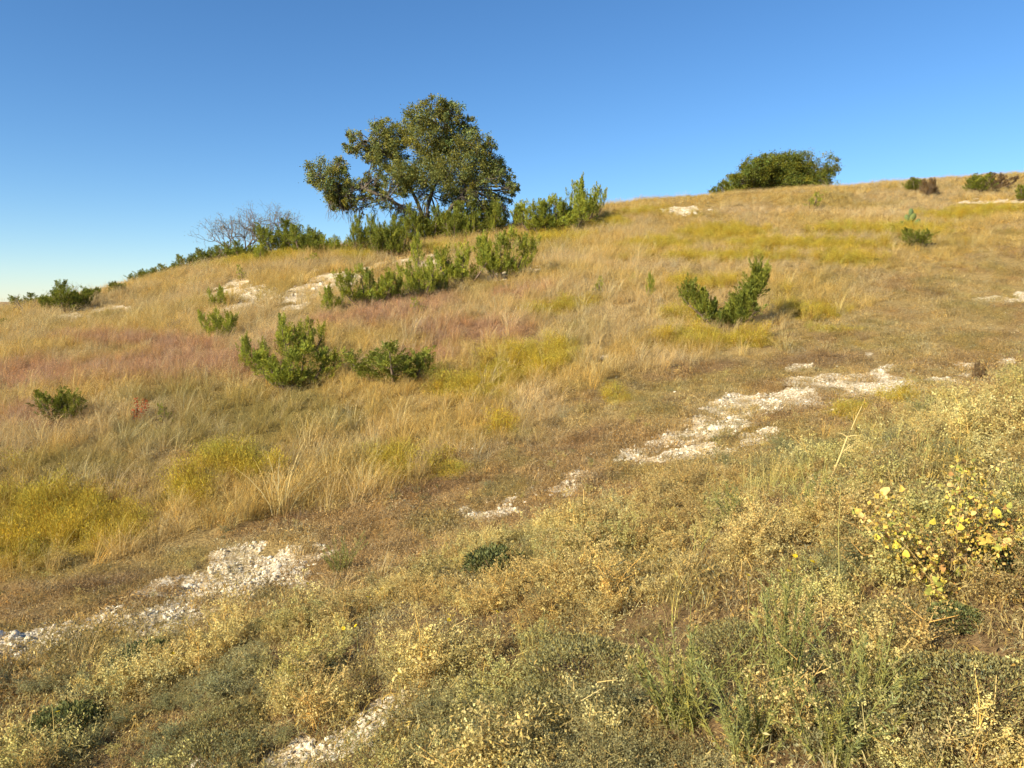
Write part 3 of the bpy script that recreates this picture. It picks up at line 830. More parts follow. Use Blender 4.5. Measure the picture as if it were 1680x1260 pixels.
def oak_extra(root):
    # dry hanging twigs under the outer limb
    bf = Buf(); r2 = np.random.default_rng(5)
    for q in range(90):
        a = T(r2.uniform(540, 600), r2.uniform(330, 345), r2.uniform(-.8, .8)) if q < 60 else T(r2.uniform(600, 790), r2.uniform(325, 345), r2.uniform(-1, 1))
        e = a + np.array([r2.normal(0, .25), r2.normal(0, .2), -r2.uniform(.3, 1.0)])
        tube(bf, curve_pts(a - ob, e - ob, r2.normal(0, .12, 3), 4), np.linspace(.012, .005, 4), 3)
    tag(link('hanging_twigs', bf.mesh('hanging_twigs', M_TWIG), root), kind='stuff')
tree('live_oak_tree', 'large spreading evergreen oak with open crown and several stems on the crest', ob, oak_trunks,
     lobes_at(OAKL, OY, rng, 1.6, 3), M_OAK, M_BARK, rng, leaf=.092, dens=2000, r0=.13, cl_per=26, extra=oak_extra)
RY = 62.0
RL = [(a - 6, b_ - 1, r_ * .92) for (a, b_, r_) in [(1210,304,18),(1190,314,14),(1236,290,24),(1250,278,18),(1275,272,22),(1300,270,22),(1325,272,20),(1345,280,20),(1360,290,14),(1260,295,28),(1300,295,28),(1335,298,24),(1225,312,20),(1285,312,24),(1345,308,20)]]
rb = seat_xy((1285 - 840) / FPX * RY, RY, .1)
def T2(px, py): return at_depth(px, py, RY)
tree('domed_oak_tree', 'low dense dome shaped evergreen tree standing beyond the skyline', rb,
     [[rb, T2(1285, 325), T2(1270, 300), T2(1262, 285)], [rb + .2, T2(1300, 325), T2(1315, 300), T2(1325, 285)]],
     lobes_at(RL, RY, np.random.default_rng(92), 2.0, 4), M_OAKD, M_BARK, np.random.default_rng(93), leaf=.11, dens=1500, r0=.2, core=.6, cl_per=24)

def bare_tree(name, label, base, height, rng, spread=1.0, depth=6, leafy=0, mat=M_TWIG, stems=4, cat='tree'):
    root = link(name, None, None, base); tag(root, label, cat)
    bf = Buf(); ends = []
    def grow(p, dvec, ln, rad, lv):
        e = p + dvec * ln
        tube(bf, curve_pts(p, e, rng.normal(0, ln * .16, 3), 4), np.linspace(rad, rad * .62, 4), 5 if rad > .02 else 3)
        if lv == 0: ends.append(e); return
        for _ in range(2 if rng.uniform() < .6 else 3):
            nd = unit(dvec + rng.normal(0, .52 * spread, 3) + np.array([0, 0, .10]))
            grow(e, nd, ln * rng.uniform(.62, .88), rad * .66, lv - 1)
    for s in range(stems):
        a = s / stems * 6.28 + rng.uniform(0, 1)
        grow(np.array([.08 * math.cos(a), .08 * math.sin(a), -.1]), unit(np.array([math.cos(a) * .6 * spread, math.sin(a) * .6 * spread, 1])), height * .25, height * .017, depth - 1)
    link('trunk', bf.mesh('trunk', mat), root)
    if leafy:
        E = np.array(ends); E = E[rng.choice(len(E), max(1, int(len(E) * .5)), False)]
        lf = Buf(); P = np.repeat(E, leafy, 0) + rng.normal(0, .09, (len(E) * leafy, 3))
        leaves(lf, P, rdir(rng, len(P)), .06, .028, rng, tints(rng, len(P), .2))
        link('crown', lf.mesh('crown', M_OAK), root)
    return root
BY = 46.0
bare_tree('bare_tree', 'grey nearly leafless multi-stemmed tree on the crest beside the bushes', seat_xy((398 - 840) / FPX * BY, BY), 4.0, np.random.default_rng(4), spread=1.15, depth=7, leafy=2, stems=5)
bare_tree('bare_tree', 'sparse thin-leaved grey tree rising behind the rounded bush on the crest', seat_xy((452 - 840) / FPX * 47, 47), 3.9, np.random.default_rng(9), spread=1.0, depth=7, leafy=4, stems=4)
bare_tree('dead_shrub', 'small bleached leafless shrub in the tall grass of the slope at left', seat(292, 545), .75, np.random.default_rng(12), spread=.9, depth=5, stems=5, cat='shrub')

# ------------------------------------------------------------------ junipers and shrubs
def tuft(bf, P, D, ln, rad, n, rng, leaf=.05, tint=None):
    """feathery upright sprays: P,D arrays of spray bases and axes"""
    k = np.repeat(np.arange(len(P)), n)
    u = rng.uniform(0, 1, len(k)) ** .8
    rv = rdir(rng, len(k)); rv -= (rv * D[k]).sum(1, keepdims=True) * D[k]
    pos = P[k] + D[k] * (ln[k] * u)[:, None] + rv * (rad[k] * (1.05 - u) * rng.uniform(.2, 1, len(k)))[:, None]
    ax = unit(D[k] * 1.0 + rv * .55 + rng.normal(0, .25, pos.shape))
    tc = (tints(rng, len(P), .16, .05)[k]) * tints(rng, len(k), .16, .03)
    if tint is not None: tc = tc * tint
    sz = leaf * rng.uniform(.6, 1.3, len(k))
    leaves(bf, pos, ax, sz, sz * .24, rng, tc, fold=.2)

def juniper_meshes(seed, spires, sprays=46, per=74, leaf=.052, spray=.27, mat=M_JUN, tip_bias=.9):
    """spires: list of (x, y, z_top, half_width, lean_x); unit: metres"""
    rng = np.random.default_rng(seed)
    fb, sb = Buf(), Buf()
    for (sx, sy, zt, hw, lx) in spires:
        b0 = np.array([sx * .35, sy * .35, -.05]); top = np.array([sx + lx, sy, zt])
        ax = curve_pts(b0, top, np.array([sx * .25, sy * .25, 0]), 8)
        tube(sb, ax, np.linspace(.016 + .012 * zt, .006, 8), 5)
        n = int(sprays * max(.4, zt) )
        t = rng.uniform(.06, 1, n) ** tip_bias
        f = t * 7; i0 = np.minimum(f.astype(int), 6); fr = (f - i0)[:, None]
        base = ax[i0] * (1 - fr) + ax[i0 + 1] * fr
        a = rng.uniform(0, 6.28, n)
        out = np.stack([np.cos(a), np.sin(a), np.zeros(n)], 1)
        reach = hw * (1 - t) ** .5 * rng.uniform(.3, 1.1, n) + .02
        end = base + out * reach[:, None] + np.array([0, 0, .35]) * reach[:, None]
        for q in range(n):
            if reach[q] > .10:
                tube(sb, [base[q], (base[q] + end[q]) / 2, end[q]], [.007, .005, .003], 3)
        D = unit(out * (.65 * (1 - t))[:, None] + np.array([0, 0, 1.]) + rng.normal(0, .28, (n, 3)))
        tuft(fb, base + (end - base) * .8, D, spray * rng.uniform(.6, 1.3, n), spray * .36 * rng.uniform(.7, 1.2, n), per, rng, leaf)
    return fb.mesh('foliage', mat), sb.mesh('stem', M_JBARK)

def rnd_spires(rng, n, w, h, lean=.1):
    out = []
    for q in range(n):
        sx = (q + .5) / n * 2 - 1; sx = (sx + rng.normal(0, .12)) * w * .5
        out.append((sx, rng.uniform(-.5, .5) * w * .6, h * rng.uniform(.6, 1.0) * (1 - .25 * (2 * sx / w) ** 2), w / n * rng.uniform(.9, 1.4), sx * .2 + rng.normal(0, lean)))
    return out

_jr = np.random.default_rng(77)
JV = {}
def variant(key, n, w, h, mat, **kw):
    if key not in JV: JV[key] = juniper_meshes(hash(key) % 9999 if not isinstance(key, str) else sum(map(ord, key)), rnd_spires(_jr, n, w, h), mat=mat, **kw)
    return JV[key]
variant('bushA', 6, 1.3, 1.0, M_JUN); variant('bushB', 5, 1.1, 1.0, M_JUN); variant('bushC', 7, 1.5, 1.0, M_JUN)
variant('tallA', 3, .6, 1.0, M_JUN); variant('tallB', 2, .45, 1.0, M_JUN); variant('small', 3, .6, 1.0, M_JUN, sprays=24, per=30, spray=.14)
variant('darkA', 6, 1.2, 1.0, M_JUND); variant('darkB', 4, .8, 1.0, M_JUND); variant('darkC', 3, .5, 1.0, M_JUND)
variant('brown', 6, 1.5, 1.0, M_BROWN, spray=.2)

def shrub(name, label, base, height, width, key, rotz, cat='shrub', group=None):
    fm, sm = JV[key] if isinstance(key, str) else key
    r = link(name, None, None, base); tag(r, label, cat, group)
    co = np.array([v.co[:] for v in fm.vertices]) if fm.name not in SZ else None
    if co is not None: SZ[fm.name] = (np.percentile(co[:, 2], 99.5), np.percentile(np.abs(co[:, 0]), 97) * 2)
    h0, w0 = SZ[fm.name]
    r.scale = (width / w0, width / w0, height / h0); r.rotation_euler = (0, 0, rotz)
    link('foliage', fm, r); link('stem', sm, r)
    return r
SZ = {}
def shrub_px(name, label, px, py, hpx, wpx, key, rotz=0.0, cat='juniper', group=None, Y=None):
    base = seat(px, py, .05) if Y is None else seat_xy((px - 840) / FPX * Y * 1.0, Y, .05)
    k = base[1] / FPX
    return shrub(name, label, base, hpx * k * 1.08, wpx * k * 1.12, key, rotz, cat, group)

JL = [
 # label, px, py(base), height px, width px, variant, rotation
 ('dark green juniper alone in tall grass near the left edge', 107, 694, 56, 62, 'darkB', .3),
 ('yellowish green juniper bush on the slope below the pale scar', 360, 556, 46, 62, 'bushA', .9),
 ('small upright juniper just below the pale limestone scar', 360, 505, 36, 26, 'tallA', .2),
 ('narrow juniper at the left side of the juniper trio', 409, 608, 58, 40, 'tallA', 1.4),
 ('tall conical juniper rising behind the middle of the trio', 488, 592, 72, 72, 'bushB', .5),
 ('broad low juniper in front of the trio in tall grass', 482, 634, 72, 118, 'bushC', 2.2),
 ('spreading dark juniper with sideways arms near the golden grass', 648, 634, 66, 128, 'darkA', 1.0),
 ('small juniper at the left end of the mid-slope row', 543, 512, 44, 36, 'tallA', 2.0),
 ('dense juniper second in the mid-slope row from its left end', 606, 503, 62, 80, 'bushC', .4),
 ('juniper in the middle of the mid-slope row beneath the tall spire', 690, 487, 60, 60, 'bushB', 1.7),
 ('rounded juniper right of the middle of the mid-slope row', 753, 468, 64, 78, 'bushA', 2.9),
 ('largest bright juniper closing the mid-slope row at right', 825, 460, 78, 82, 'bushC', 1.2),
 ('low juniper filling the gap left of the middle of the mid-slope row', 652, 496, 40, 36, 'bushA', .4),
 ('pale young juniper between the middle and rounded ones of the row', 722, 478, 34, 30, 'bushB', .2),
 ('slim upright juniper spire in front of the oak thicket', 688, 445, 62, 24, 'tallB', .1),
 ('tiny pale juniper in the pinkish grass below the mid-slope row', 688, 515, 28, 26, 'small', .7),
 ('small spiky seedling juniper on the golden crest grass', 507, 434, 20, 26, 'small', 1.1),
 ('thin leaning seedling juniper right of the mid-slope in open grass', 1065, 492, 42, 14, 'tallB', .4),
 ('tiny juniper seedling high on the right slope below the domed tree', 1332, 342, 26, 26, 'small', 2.2),
 ('small dark juniper seedling beside the prickly pear on the right slope', 1502, 405, 28, 38, 'darkC', .6),
 ('juniper cut by the right edge near the skyline', 1682, 330, 24, 30, 'darkB', .3),
 ('low wide juniper at the left end of the clump right of the oak', 890, 385, 56, 84, 'bushC', .3),
 ('bright juniper in the middle of the clump right of the oak', 922, 382, 56, 80, 'bushC', 1.9),
 ('spire-topped juniper at the right end of the clump right of the oak', 954, 371, 72, 50, 'tallA', .9),
 ('short leaning juniper at the far right of the clump by the oak', 970, 360, 46, 40, 'bushA', 2.5),
 ('green juniper seedling with a bare stem near the red sumac', 272, 692, 34, 24, 'small', 1.9),
 ('tiny green juniper seedling on the open slope left of the sapling', 1035, 468, 18, 12, 'small', .2),
 ('tiny juniper seedling in the grass left of the pale scar', 398, 462, 26, 16, 'small', 2.7),
 ('tiny juniper seedling on the open slope above the V-shaped juniper', 980, 484, 26, 16, 'small', 1.7),
]
for q, (lb, px, py, hp, wp, key, rz) in enumerate(JL):
    shrub_px('juniper_shrub', lb, px, py, hp, wp, key, (rz % .6) - .3 + math.pi * (q % 2))

# V-shaped juniper with two leaning arms
vb = seat(1190, 540, .05); vk = vb[1] / FPX
vmesh = juniper_meshes(31, [(-.16, 0, .66, .14, -.60), (-.26, .08, .56, .15, -.60), (-.10, -.08, .46, .14, -.40), (-.30, -.05, .34, .18, -.3), (-.12, .1, .28, .16, -.1),
    (.16, 0, .66, .16, .34), (.24, .08, 1.0, .11, .40), (.30, -.08, .90, .17, .44), (.34, .05, .80, .20, .36), (.24, -.08, .55, .20, .2), (.42, -.1, .34, .22, .14), (.10, .1, .36, .16, .1)], mat=M_JUND, sprays=50, spray=.24)
shrub('juniper_shrub', 'V-shaped juniper with two leaning arms alone on the open slope', vb, 108 * vk, 128 * vk, vmesh, 0, 'juniper')

# row of small junipers along the left skyline
rowr = np.random.default_rng(8)
ROW = [(228,470,20,12,'darkC'),(247,463,22,16,'darkC'),(262,462,14,18,'darkB'),(278,457,18,12,'darkC'),(292,454,18,22,'darkB'),(307,450,20,24,'darkA'),(322,446,24,22,'darkB'),(337,443,24,26,'darkA'),(352,439,26,20,'darkB'),(366,436,26,26,'darkA'),(382,432,28,26,'darkA'),(400,429,26,30,'darkA')]
for q, (px, py, hp, wp, key) in enumerate(ROW):
    Yc = float(np.interp(px, [230, 300, 400], [52, 48, 44])) + rowr.uniform(-.6, .8)
    lab = {0: 'first tiny juniper at the low left end of the skyline row', 11: 'last juniper of the skyline row, below the bare grey tree'}.get(q, ['', 'narrow juniper second from the low end of the skyline row', 'low juniper third from the low end of the skyline row', 'slim juniper fourth from the low end of the skyline row', 'juniper fifth from the low end of the skyline row', 'juniper sixth from the low end of the skyline row', 'juniper sixth from the top end of the skyline row', 'juniper fifth from the top end of the skyline row', 'juniper fourth from the top end of the skyline row', 'juniper third from the top end of the skyline row', 'juniper second from the top end of the skyline row', ''][q])
    r_ = shrub_px('juniper_shrub', lab, px, py, hp * 1.15, wp * 1.7, key, rowr.uniform(-.4, .4), group='junipers climbing the left skyline', Y=Yc)

# thicket under the oak
th = np.random.default_rng(15)
for (px, py, hp, wp, key, lab) in [
 (592,418,60,46,'darkA','dark juniper at the left edge of the thicket under the oak'),
 (618,422,62,52,'darkA','leafy dark juniper second from the left in the oak thicket'),
 (648,420,56,50,'darkB','juniper in the left half of the thicket below the oak limbs'),
 (676,414,60,44,'darkA','juniper before the oak stems inside the thicket'),
 (712,408,54,56,'darkA','low dark juniper right in front of the oak base'),
 (746,404,60,60,'darkA','dense dark juniper right of the oak base'),
 (784,396,58,60,'darkA','dense dark juniper under the right limbs of the oak'),
 (815,388,56,44,'darkB','dark juniper at the right edge of the oak thicket'),
 (765,398,40,26,'bushB','brighter young juniper spire standing before the oak thicket'),
 (808,390,30,24,'bushA','bright young juniper at the right foot of the oak thicket')]:
    shrub_px('juniper_shrub', lab, px, py, hp, wp, key, th.uniform(0, 6), Y=41.2 + th.uniform(-.7, .7) if py < 416 else None)
for (px, py, hp, wp, key, lab, nm, ct) in [
 (852,376,34,34,'brown','brown half-dry bush between the oak and the juniper clump','dry_bush','bush'),
 (464,418,54,80,'darkA','rounded olive bush beside the bare trees on the crest','round_bush','bush'),
 (496,418,44,60,'darkA','green bush right of the rounded olive bush on the crest','round_bush','bush'),
 (425,420,36,26,'darkB','small dark bush left of the rounded olive bush','round_bush','bush'),
 (428,429,26,44,'bushA','low bright bush at the foot of the bare grey tree','round_bush','bush'),
 (523,414,34,20,'darkC','thin spiky juniper seedling on the crest left of the oak','juniper_shrub','juniper'),
 (548,418,30,44,'bushB','low pale green bush on the crest just left of the oak','round_bush','bush'),
 (525,420,24,36,'darkB','low green bush at the foot of the thin crest seedling','round_bush','bush'),
 (112,513,48,66,'darkA','larger rounded green shrub at far left on the plain edge','round_bush','bush'),
 (84,513,34,40,'darkA','dark shrub touching the larger rounded one at far left','round_bush','bush'),
 (48,508,26,52,'darkA','low dark shrub farthest left below the horizon','round_bush','bush'),
 (157,493,20,24,'darkC','tiny shrub right of the far left bushes','round_bush','bush'),
 (190,484,20,32,'darkC','tiny spiky shrub on the skyline above the left scar','round_bush','bush'),
 (8,537,16,26,'darkB','tiny dark shrub at the extreme left edge','round_bush','bush'),
 (1520,322,26,50,'brown','brown leafless-looking bush near the right skyline','dry_bush','bush'),
 (1500,314,20,34,'darkB','small reddish green bush just left of the brown skyline bush','dry_bush','bush'),
 (1600,316,28,40,'darkB','green bush at the left end of the reddish skyline thicket','dry_bush','bush'),
 (1632,310,24,60,'brown','wide reddish brown thicket on the right skyline','dry_bush','bush'),
 (1608,635,40,40,'brown','brownish grass-like bush beside the upper limestone strip','dry_bush','bush')]:
    shrub_px(nm, lab, px, py, hp, wp, key, th.uniform(0, 6), ct)
bare_tree('bare_tree', 'thin grey twiggy tree rising out of the far left shrubs', seat_xy((118 - 840) / FPX * 47, 47), 2.1, np.random.default_rng(14), spread=.8, depth=5, leafy=3, stems=4)
bare_tree('dead_shrub', 'pale bare shrub standing before the farthest left dark shrub', seat(42, 516), 1.3, np.random.default_rng(17), spread=.9, depth=5, stems=3, cat='shrub')

# red-leaved sumac seedling
def red_plant():
    rng = np.random.default_rng(3); base = seat(225, 697)
    r = link('sumac_seedling', None, None, base); tag(r, 'small red-leaved sumac seedling in the grass at left', 'seedling')
    st, lf = Buf(), Buf()
    for q in range(6):
        e = np.array([rng.normal(0, .16), rng.normal(0, .1), rng.uniform(.25, .5)])
        tube(st, curve_pts((0, 0, -.03), e, rng.normal(0, .04, 3), 5), np.linspace(.006, .003, 5), 4)
        n = 26; P = e * rng.uniform(.5, 1.05, (n, 1)) + rng.normal(0, .03, (n, 3))
        leaves(lf, P, rdir(rng, n) + np.array([0, 0, .2]), .055, .022, rng, tints(rng, n, .25, .1))
    link('stem', st.mesh('stem', M_JBARK), r); link('leaves', lf.mesh('leaves', M_RED), r)
red_plant()

# prickly pear
def cactus():
    base = seat(1493, 372); k = base[1] / FPX
    rng = np.random.default_rng(6)
    r = link('prickly_pear', None, None, base); tag(r, 'pale green prickly pear with upright flat pads on the right slope', 'cactus')
    for (x, z, s, t) in [(0, .12, .20, .1), (.10, .38, .17, .5), (-.12, .34, .16, -.5), (.02, .60, .15, .0), (.28, .16, .16, .8), (-.28, .10, .15, -.9)]:
        bf = Buf(); th_ = np.linspace(0, 2 * math.pi, 12, endpoint=False)
        ring = np.stack([np.cos(th_) * .62, np.zeros(12), np.sin(th_)], 1)
        V = np.concatenate([ring * .93 + [0, -.09, 0], ring, ring * .93 + [0, .09, 0], [[0, -.12, 0], [0, .12, 0]]]) * s * 1.25
        ct_, s_ = math.cos(t), math.sin(t)
        V = np.stack([V[:, 0] * ct_ + V[:, 2] * s_, V[:, 1], -V[:, 0] * s_ + V[:, 2] * ct_], 1) + [x, rng.normal(0, .04), z]
        i = np.arange(12); j = (i + 1) % 12
        Q = np.concatenate([np.stack([i, j, j + 12, i + 12], 1), np.stack([i + 12, j + 12, j + 24, i + 24], 1)])
        Tt = np.concatenate([np.stack([j, i, np.full(12, 36)], 1), np.stack([i + 24, j + 24, np.full(12, 37)], 1)])
        bf.add(V, Q, Tt, tints(rng, 1, .1)[0])
        link('pad', bf.mesh('pad', M_PADS, True), r)
cactus()

# ------------------------------------------------------------------ limestone rocks
rocks = [k_stone(600 + q, .45 + .12 * (q % 4), sub=3, name='limestone_rock', jag=.12) for q in range(9)]
def rock(label, px, py, wpx, rng, group=None, var=None, flat=1.0, cat='rock'):
    P = ground_hit(px, py); s = wpx * P[1] / FPX * .5
    o = link('limestone_rock', rocks[rng.integers(0, 9) if var is None else var], None, (P[0], P[1], Hg(P[0], P[1])[0] - s * .05 * flat))
    o.scale = (s, s * rng.uniform(.8, 1.1), s * flat); o.rotation_euler = (rng.normal(0, .15), rng.normal(0, .15), rng.uniform(0, 6.28))
    tag(o, label, cat, group)
rng = np.random.default_rng(33)
rock('largest flat pale limestone boulder in the upper limestone strip', 1174, 708, 54, rng, var=8, flat=.62)
rock('rounded white rock at the left end of the short stony patch mid-slope', 778, 845, 26, rng, var=4, flat=1.2)
rock('small pale rock lying alone in the grass right of the juniper row', 984, 412, 7, rng, var=1)
def rock_strip(n, line, jit, smin, smax, label, group):
    L = np.array(line, float)
    for q in range(n):
        t = rng.uniform(0, len(L) - 1); i = min(int(t), len(L) - 2); f = t - i
        px, py = L[i] * (1 - f) + L[i + 1] * f + rng.normal(0, 1, 2) * np.array(jit)
        rock(label, px, py, smin + (smax - smin) * rng.uniform() ** 2.2, rng, group)
rock_strip(55, [(5, 1065), (60, 1050), (130, 1028), (260, 1000)], (14, 13), 8, 28, 'small white rock in the stony strip at the lower left edge', 'rocks at the lower left edge')
rock_strip(60, [(250, 1005), (330, 975), (430, 935), (505, 940)], (22, 12), 7, 19, 'small white rock in the broad stony patch left of centre', 'rocks in the broad stony patch')
rock_strip(40, [(470, 1235), (545, 1205), (620, 1168), (665, 1150)], (14, 9), 8, 30, 'small white rock in the stony strip at the bottom edge', 'rocks in the bottom strip')
rock_strip(22, [(790, 850), (850, 832), (915, 800), (960, 778)], (8, 5), 6, 14, 'small white rock in the short stony patches mid-slope', 'rocks mid-slope')
rock_strip(55, [(1010, 748), (1120, 722), (1200, 690), (1300, 655), (1430, 632), (1480, 645)], (26, 9), 5, 15, 'small white rock in the long upper limestone strip', 'rocks in the upper strip')
rock_strip(34, [(385, 480), (440, 486), (510, 475), (560, 458)], (18, 7), 5, 12, 'pale rock in the limestone scar on the left hillside', 'rocks in the left scar')
rock_strip(14, [(1090, 348), (1150, 345)], (12, 2), 5, 10, 'grey rock in the small outcrop near the crest', 'rocks near the crest')

# ------------------------------------------------------------------ foreground plants
def mat_mound(seed, rx, rz, n, leaf, mat):
    rng = np.random.default_rng(seed); bf, sb = Buf(), Buf()
    u = rdir(rng, n); u[:, 2] = np.abs(u[:, 2])
    az = np.arctan2(u[:, 1], u[:, 0])
    lump = .75 + .45 * fbm(az * 1.7 + 9, u[:, 2] * 3 + 5, seed, 3)
    r = rng.uniform(.55, 1, n) ** .5 * lump
    P = u * r[:, None] * np.array([rx, rx, rz])
    cl = tints(rng, 60, .2, .05)[rng.integers(0, 60, n)]
    D = unit(u * .8 + np.array([0, 0, .4]) + rng.normal(0, .6, P.shape))
    sz = leaf * rng.uniform(.6, 1.4, n)
    leaves(bf, P, D, sz, sz * .38, rng, cl * tints(rng, n, .18), .3)
    for q in range(26):
        e = P[rng.integers(0, n)]
        tube(sb, curve_pts((0, 0, -.03), e, rng.normal(0, .02, 3), 4), np.linspace(.004, .002, 4), 3)
    return bf.mesh('foliage', mat), sb.mesh('stem', M_JBARK)
def feathery(seed, n, h, spread, mat):
    """upright many-stemmed weed with needle-like leaves"""
    rng = np.random.default_rng(seed); bf, sb = Buf(), Buf()
    for q in range(n):
        a = rng.uniform(0, 6.28); l = spread * rng.uniform(.1, 1)
        e = np.array([math.cos(a) * l, math.sin(a) * l, h * rng.uniform(.5, 1.05)])
        p = curve_pts((e[0] * .25, e[1] * .25, -.03), e, np.array([e[0], e[1], 0]) * -.3 + rng.normal(0, .03, 3), 8)
        tube(sb, p, np.linspace(.0035, .0015, 8), 3)
        m = 100; t = rng.uniform(.15, 1, m) * 7; i0 = np.minimum(t.astype(int), 6); f = (t - i0)[:, None]
        P = p[i0] * (1 - f) + p[i0 + 1] * f
        D = rdir(rng, m) * np.array([1, 1, .5]) + unit(e) * .9
        leaves(bf, P, D, rng.uniform(.012, .036, m), .0036, rng, np.tile(tints(rng, 1, .12, .05), (m, 1)) * tints(rng, m, .15), .2)
    return bf.mesh('foliage', mat), sb.mesh('stem', mat)
def plant(name, label, px, py, meshes, rotz=0.0, scale=1.0, cat='weed', group=None):
    r = link(name, None, None, seat(px, py, .02)); tag(r, label, cat, group)
    r.rotation_euler = (0, 0, rotz); r.scale = (scale,) * 3
    link('foliage', meshes[0], r); link('stem', meshes[1], r)
    return r
MM = [mat_mound(701, .36, .20, 9000, .015, M_GREY), mat_mound(702, .30, .17, 7000, .014, M_GREY)]
MD = [mat_mound(703, .26, .20, 3000, .028, M_DARKG), mat_mound(704, .22, .15, 2400, .026, M_DARKG)]
FE = [feathery(711, 26, .40, .28, M_GREENW), feathery(712, 20, .34, .24, M_GREENW), feathery(713, 18, .46, .20, M_GREENW)]
for (lb, px, py, m, rz, sc) in [
 ('grey green mat-forming weed, the wide mound right of bottom centre', 960, 1110, MM[0], .3, 1.1),
 ('grey green mat-forming weed in front of the wide grey mound', 880, 1180, MM[1], 1.3, 1.0),
 ('grey green mound behind the feathery green weeds at lower right', 1225, 1080, MM[0], 2.3, .85),
 ('grey green mound low at the bottom edge left of the white strip', 350, 1255, MM[1], 3.3, 1.1),
 ('greenish grey mound left of the bottom limestone strip', 375, 1195, MM[0], 4.3, .85),
 ('grey green mat just beyond the right end of the bottom limestone strip', 745, 1235, MM[1], 5.3, .95),
 ('grey green mat in the lower right corner of the bank', 1610, 1140, MM[0], .8, .95),
 ('grey green mat just above the lower right corner mat', 1480, 1010, MM[1], 1.8, .7)]:
    plant('mat_weed', lb, px, py, m, rz, sc)
for (lb, px, py, m, rz, sc) in [
 ('dark green leafy weed near the bottom left corner', 110, 1205, MD[0], .3, 1.1),
 ('dark green weed in the middle of the weedy bank', 812, 945, MD[0], 1.3, 1.15),
 ('dark weed clump just below the left stony strip', 235, 1085, MD[1], 2.1, 1.1),
 ('dark green weed in shade behind the yellow-leaved vine', 1655, 905, MD[1], .5, .8),
 ('dark green weed at the foot of the yellow-leaved vine', 1570, 1010, MD[1], 2.5, .6)]:
    plant('leafy_weed', lb, px, py, m, rz, sc)
for (lb, px, py, m, rz, sc) in [
 ('tall feathery light green weed at lower right centre', 1120, 1190, FE[0], .3, 1.3),
 ('feathery light green weed beside the bottom edge right of centre', 1230, 1250, FE[1], 1.3, 1.2),
 ('feathery green weed right of the tall light green one', 1290, 1150, FE[2], 2.3, 1.25),
 ('feathery green weed nearest the lower right mat', 1420, 1180, FE[0], 3.3, 1.1),
 ('loose feathery green weed by the grey mound', 1370, 1250, FE[1], 4.3, 1.05),
 ('airy green weed on the bank above the dark leafy weed', 560, 935, FE[0], .9, 1.1),
 ('airy yellow green weed below the long upper limestone strip', 1200, 850, FE[1], 2.9, 1.0),
 ('airy green weed at the foot of the straw stalks', 1330, 860, FE[2], 3.9, .9)]:
    plant('feathery_weed', lb, px, py, m, rz, sc)

# yellow-leaved vine
def vine_leaf(seed):
    rng = np.random.default_rng(seed); n = 11
    th_ = np.linspace(-2.6, 2.6, n)
    r = 1 - .28 * np.abs(np.sin(th_ * 1.5)) - .1 * (np.abs(th_) > 2.2)
    V = np.stack([np.sin(th_) * r * .62, np.cos(th_) * r * .7 + .35, .16 * np.sin(th_ * 2 + seed) + .12 * r], 1)
    V = np.concatenate([[[0, .25, 0]], V, [[0, -.12, 0]]])
    F = [[0, i + 1, i + 2] for i in range(n - 1)] + [[0, n, n + 1], [0, n + 1, 1]]
    bf = Buf(); bf.add(V, None, F, np.ones(3)); return bf
VL = []
for q, tn in enumerate([(.95, .98, .8), (.9, .8, 1.0), (.58, .74, .9), (.66, .46, .9), (1.0, .93, 1.9), (.36, .28, .5)]):
    bf = vine_leaf(q); bf.C = [np.tile(np.array(tn), (len(bf.V[0]), 1))]; VL.append(bf.mesh('leaf', M_VINE, True))
def vine():
    rng = np.random.default_rng(44); base = seat(1568, 950)
    r = link('yellow_leaved_vine', None, None, base); tag(r, 'sprawling vine with yellow and lime leaves on the right bank', 'vine')
    k = base[1] / FPX; sb = Buf(); lb = Buf()
    ends = [(-128, 150, .0), (-120, 100, .1), (-90, 120, .05), (30, 150, .1), (55, 120, .0), (90, 120, .1), (120, 120, .0), (-135, 110, .0), (-100, 90, .05), (-60, 120, -.1), (-30, 60, .1), (0, 120, .0), (25, 190, .05), (40, 100, -.1), (75, 150, .1), (100, 90, 0), (-70, 30, -.15), (60, 40, -.2), (110, 170, .15)]
    for (ex, ez, ey) in ends:
        e = np.array([ex * k * 1.08, ey * 2, ez * k * 1.18])
        p = curve_pts((ex * k * .1, 0, -.03), e, rng.normal(0, .05, 3), 10, .06)
        tube(sb, p, np.linspace(.0022, .001, 10), 4)
        for q in range(14):
            t = rng.uniform(.25, 1.0) * 9; i0 = min(int(t), 8)
            P = p[i0] + (p[i0 + 1] - p[i0]) * (t - i0) + rng.normal(0, .03, 3)
            o = link('leaf', VL[rng.choice(6, p=[.2, .24, .14, .14, .18, .10])], r, P)
            s = rng.uniform(.014, .034) if q > 1 else rng.uniform(.028, .046)
            o.scale = (s, s, s); o.rotation_euler = (rng.uniform(.3, 1.6), rng.normal(0, .5), rng.uniform(-2, 2))
        m = 95; t = rng.uniform(.3, 1.04, m) * 9; i0 = np.minimum(t.astype(int), 8); f = (t - i0)[:, None]
        cc = p[i0] * (1 - f) + p[i0 + 1] * f + rng.normal(0, .035, (m, 3))
        sz = rng.uniform(.012, .030, m)
        leaves(lb, cc, rdir(rng, m) + np.array([0, -.3, .3]), sz, sz * .7, rng, np.array([[1.0, .95, 1.3], [.95, .85, 1.0], [.62, .72, .9], [.5, .36, .7], [1.05, 1.0, 2.0]])[rng.integers(0, 5, m)] * tints(rng, m, .15), .6)
    link('stem', sb.mesh('stem', M_STRAW), r)
    tag(link('small_leaves', lb.mesh('small_leaves', M_VINE), r), kind='stuff')
vine()

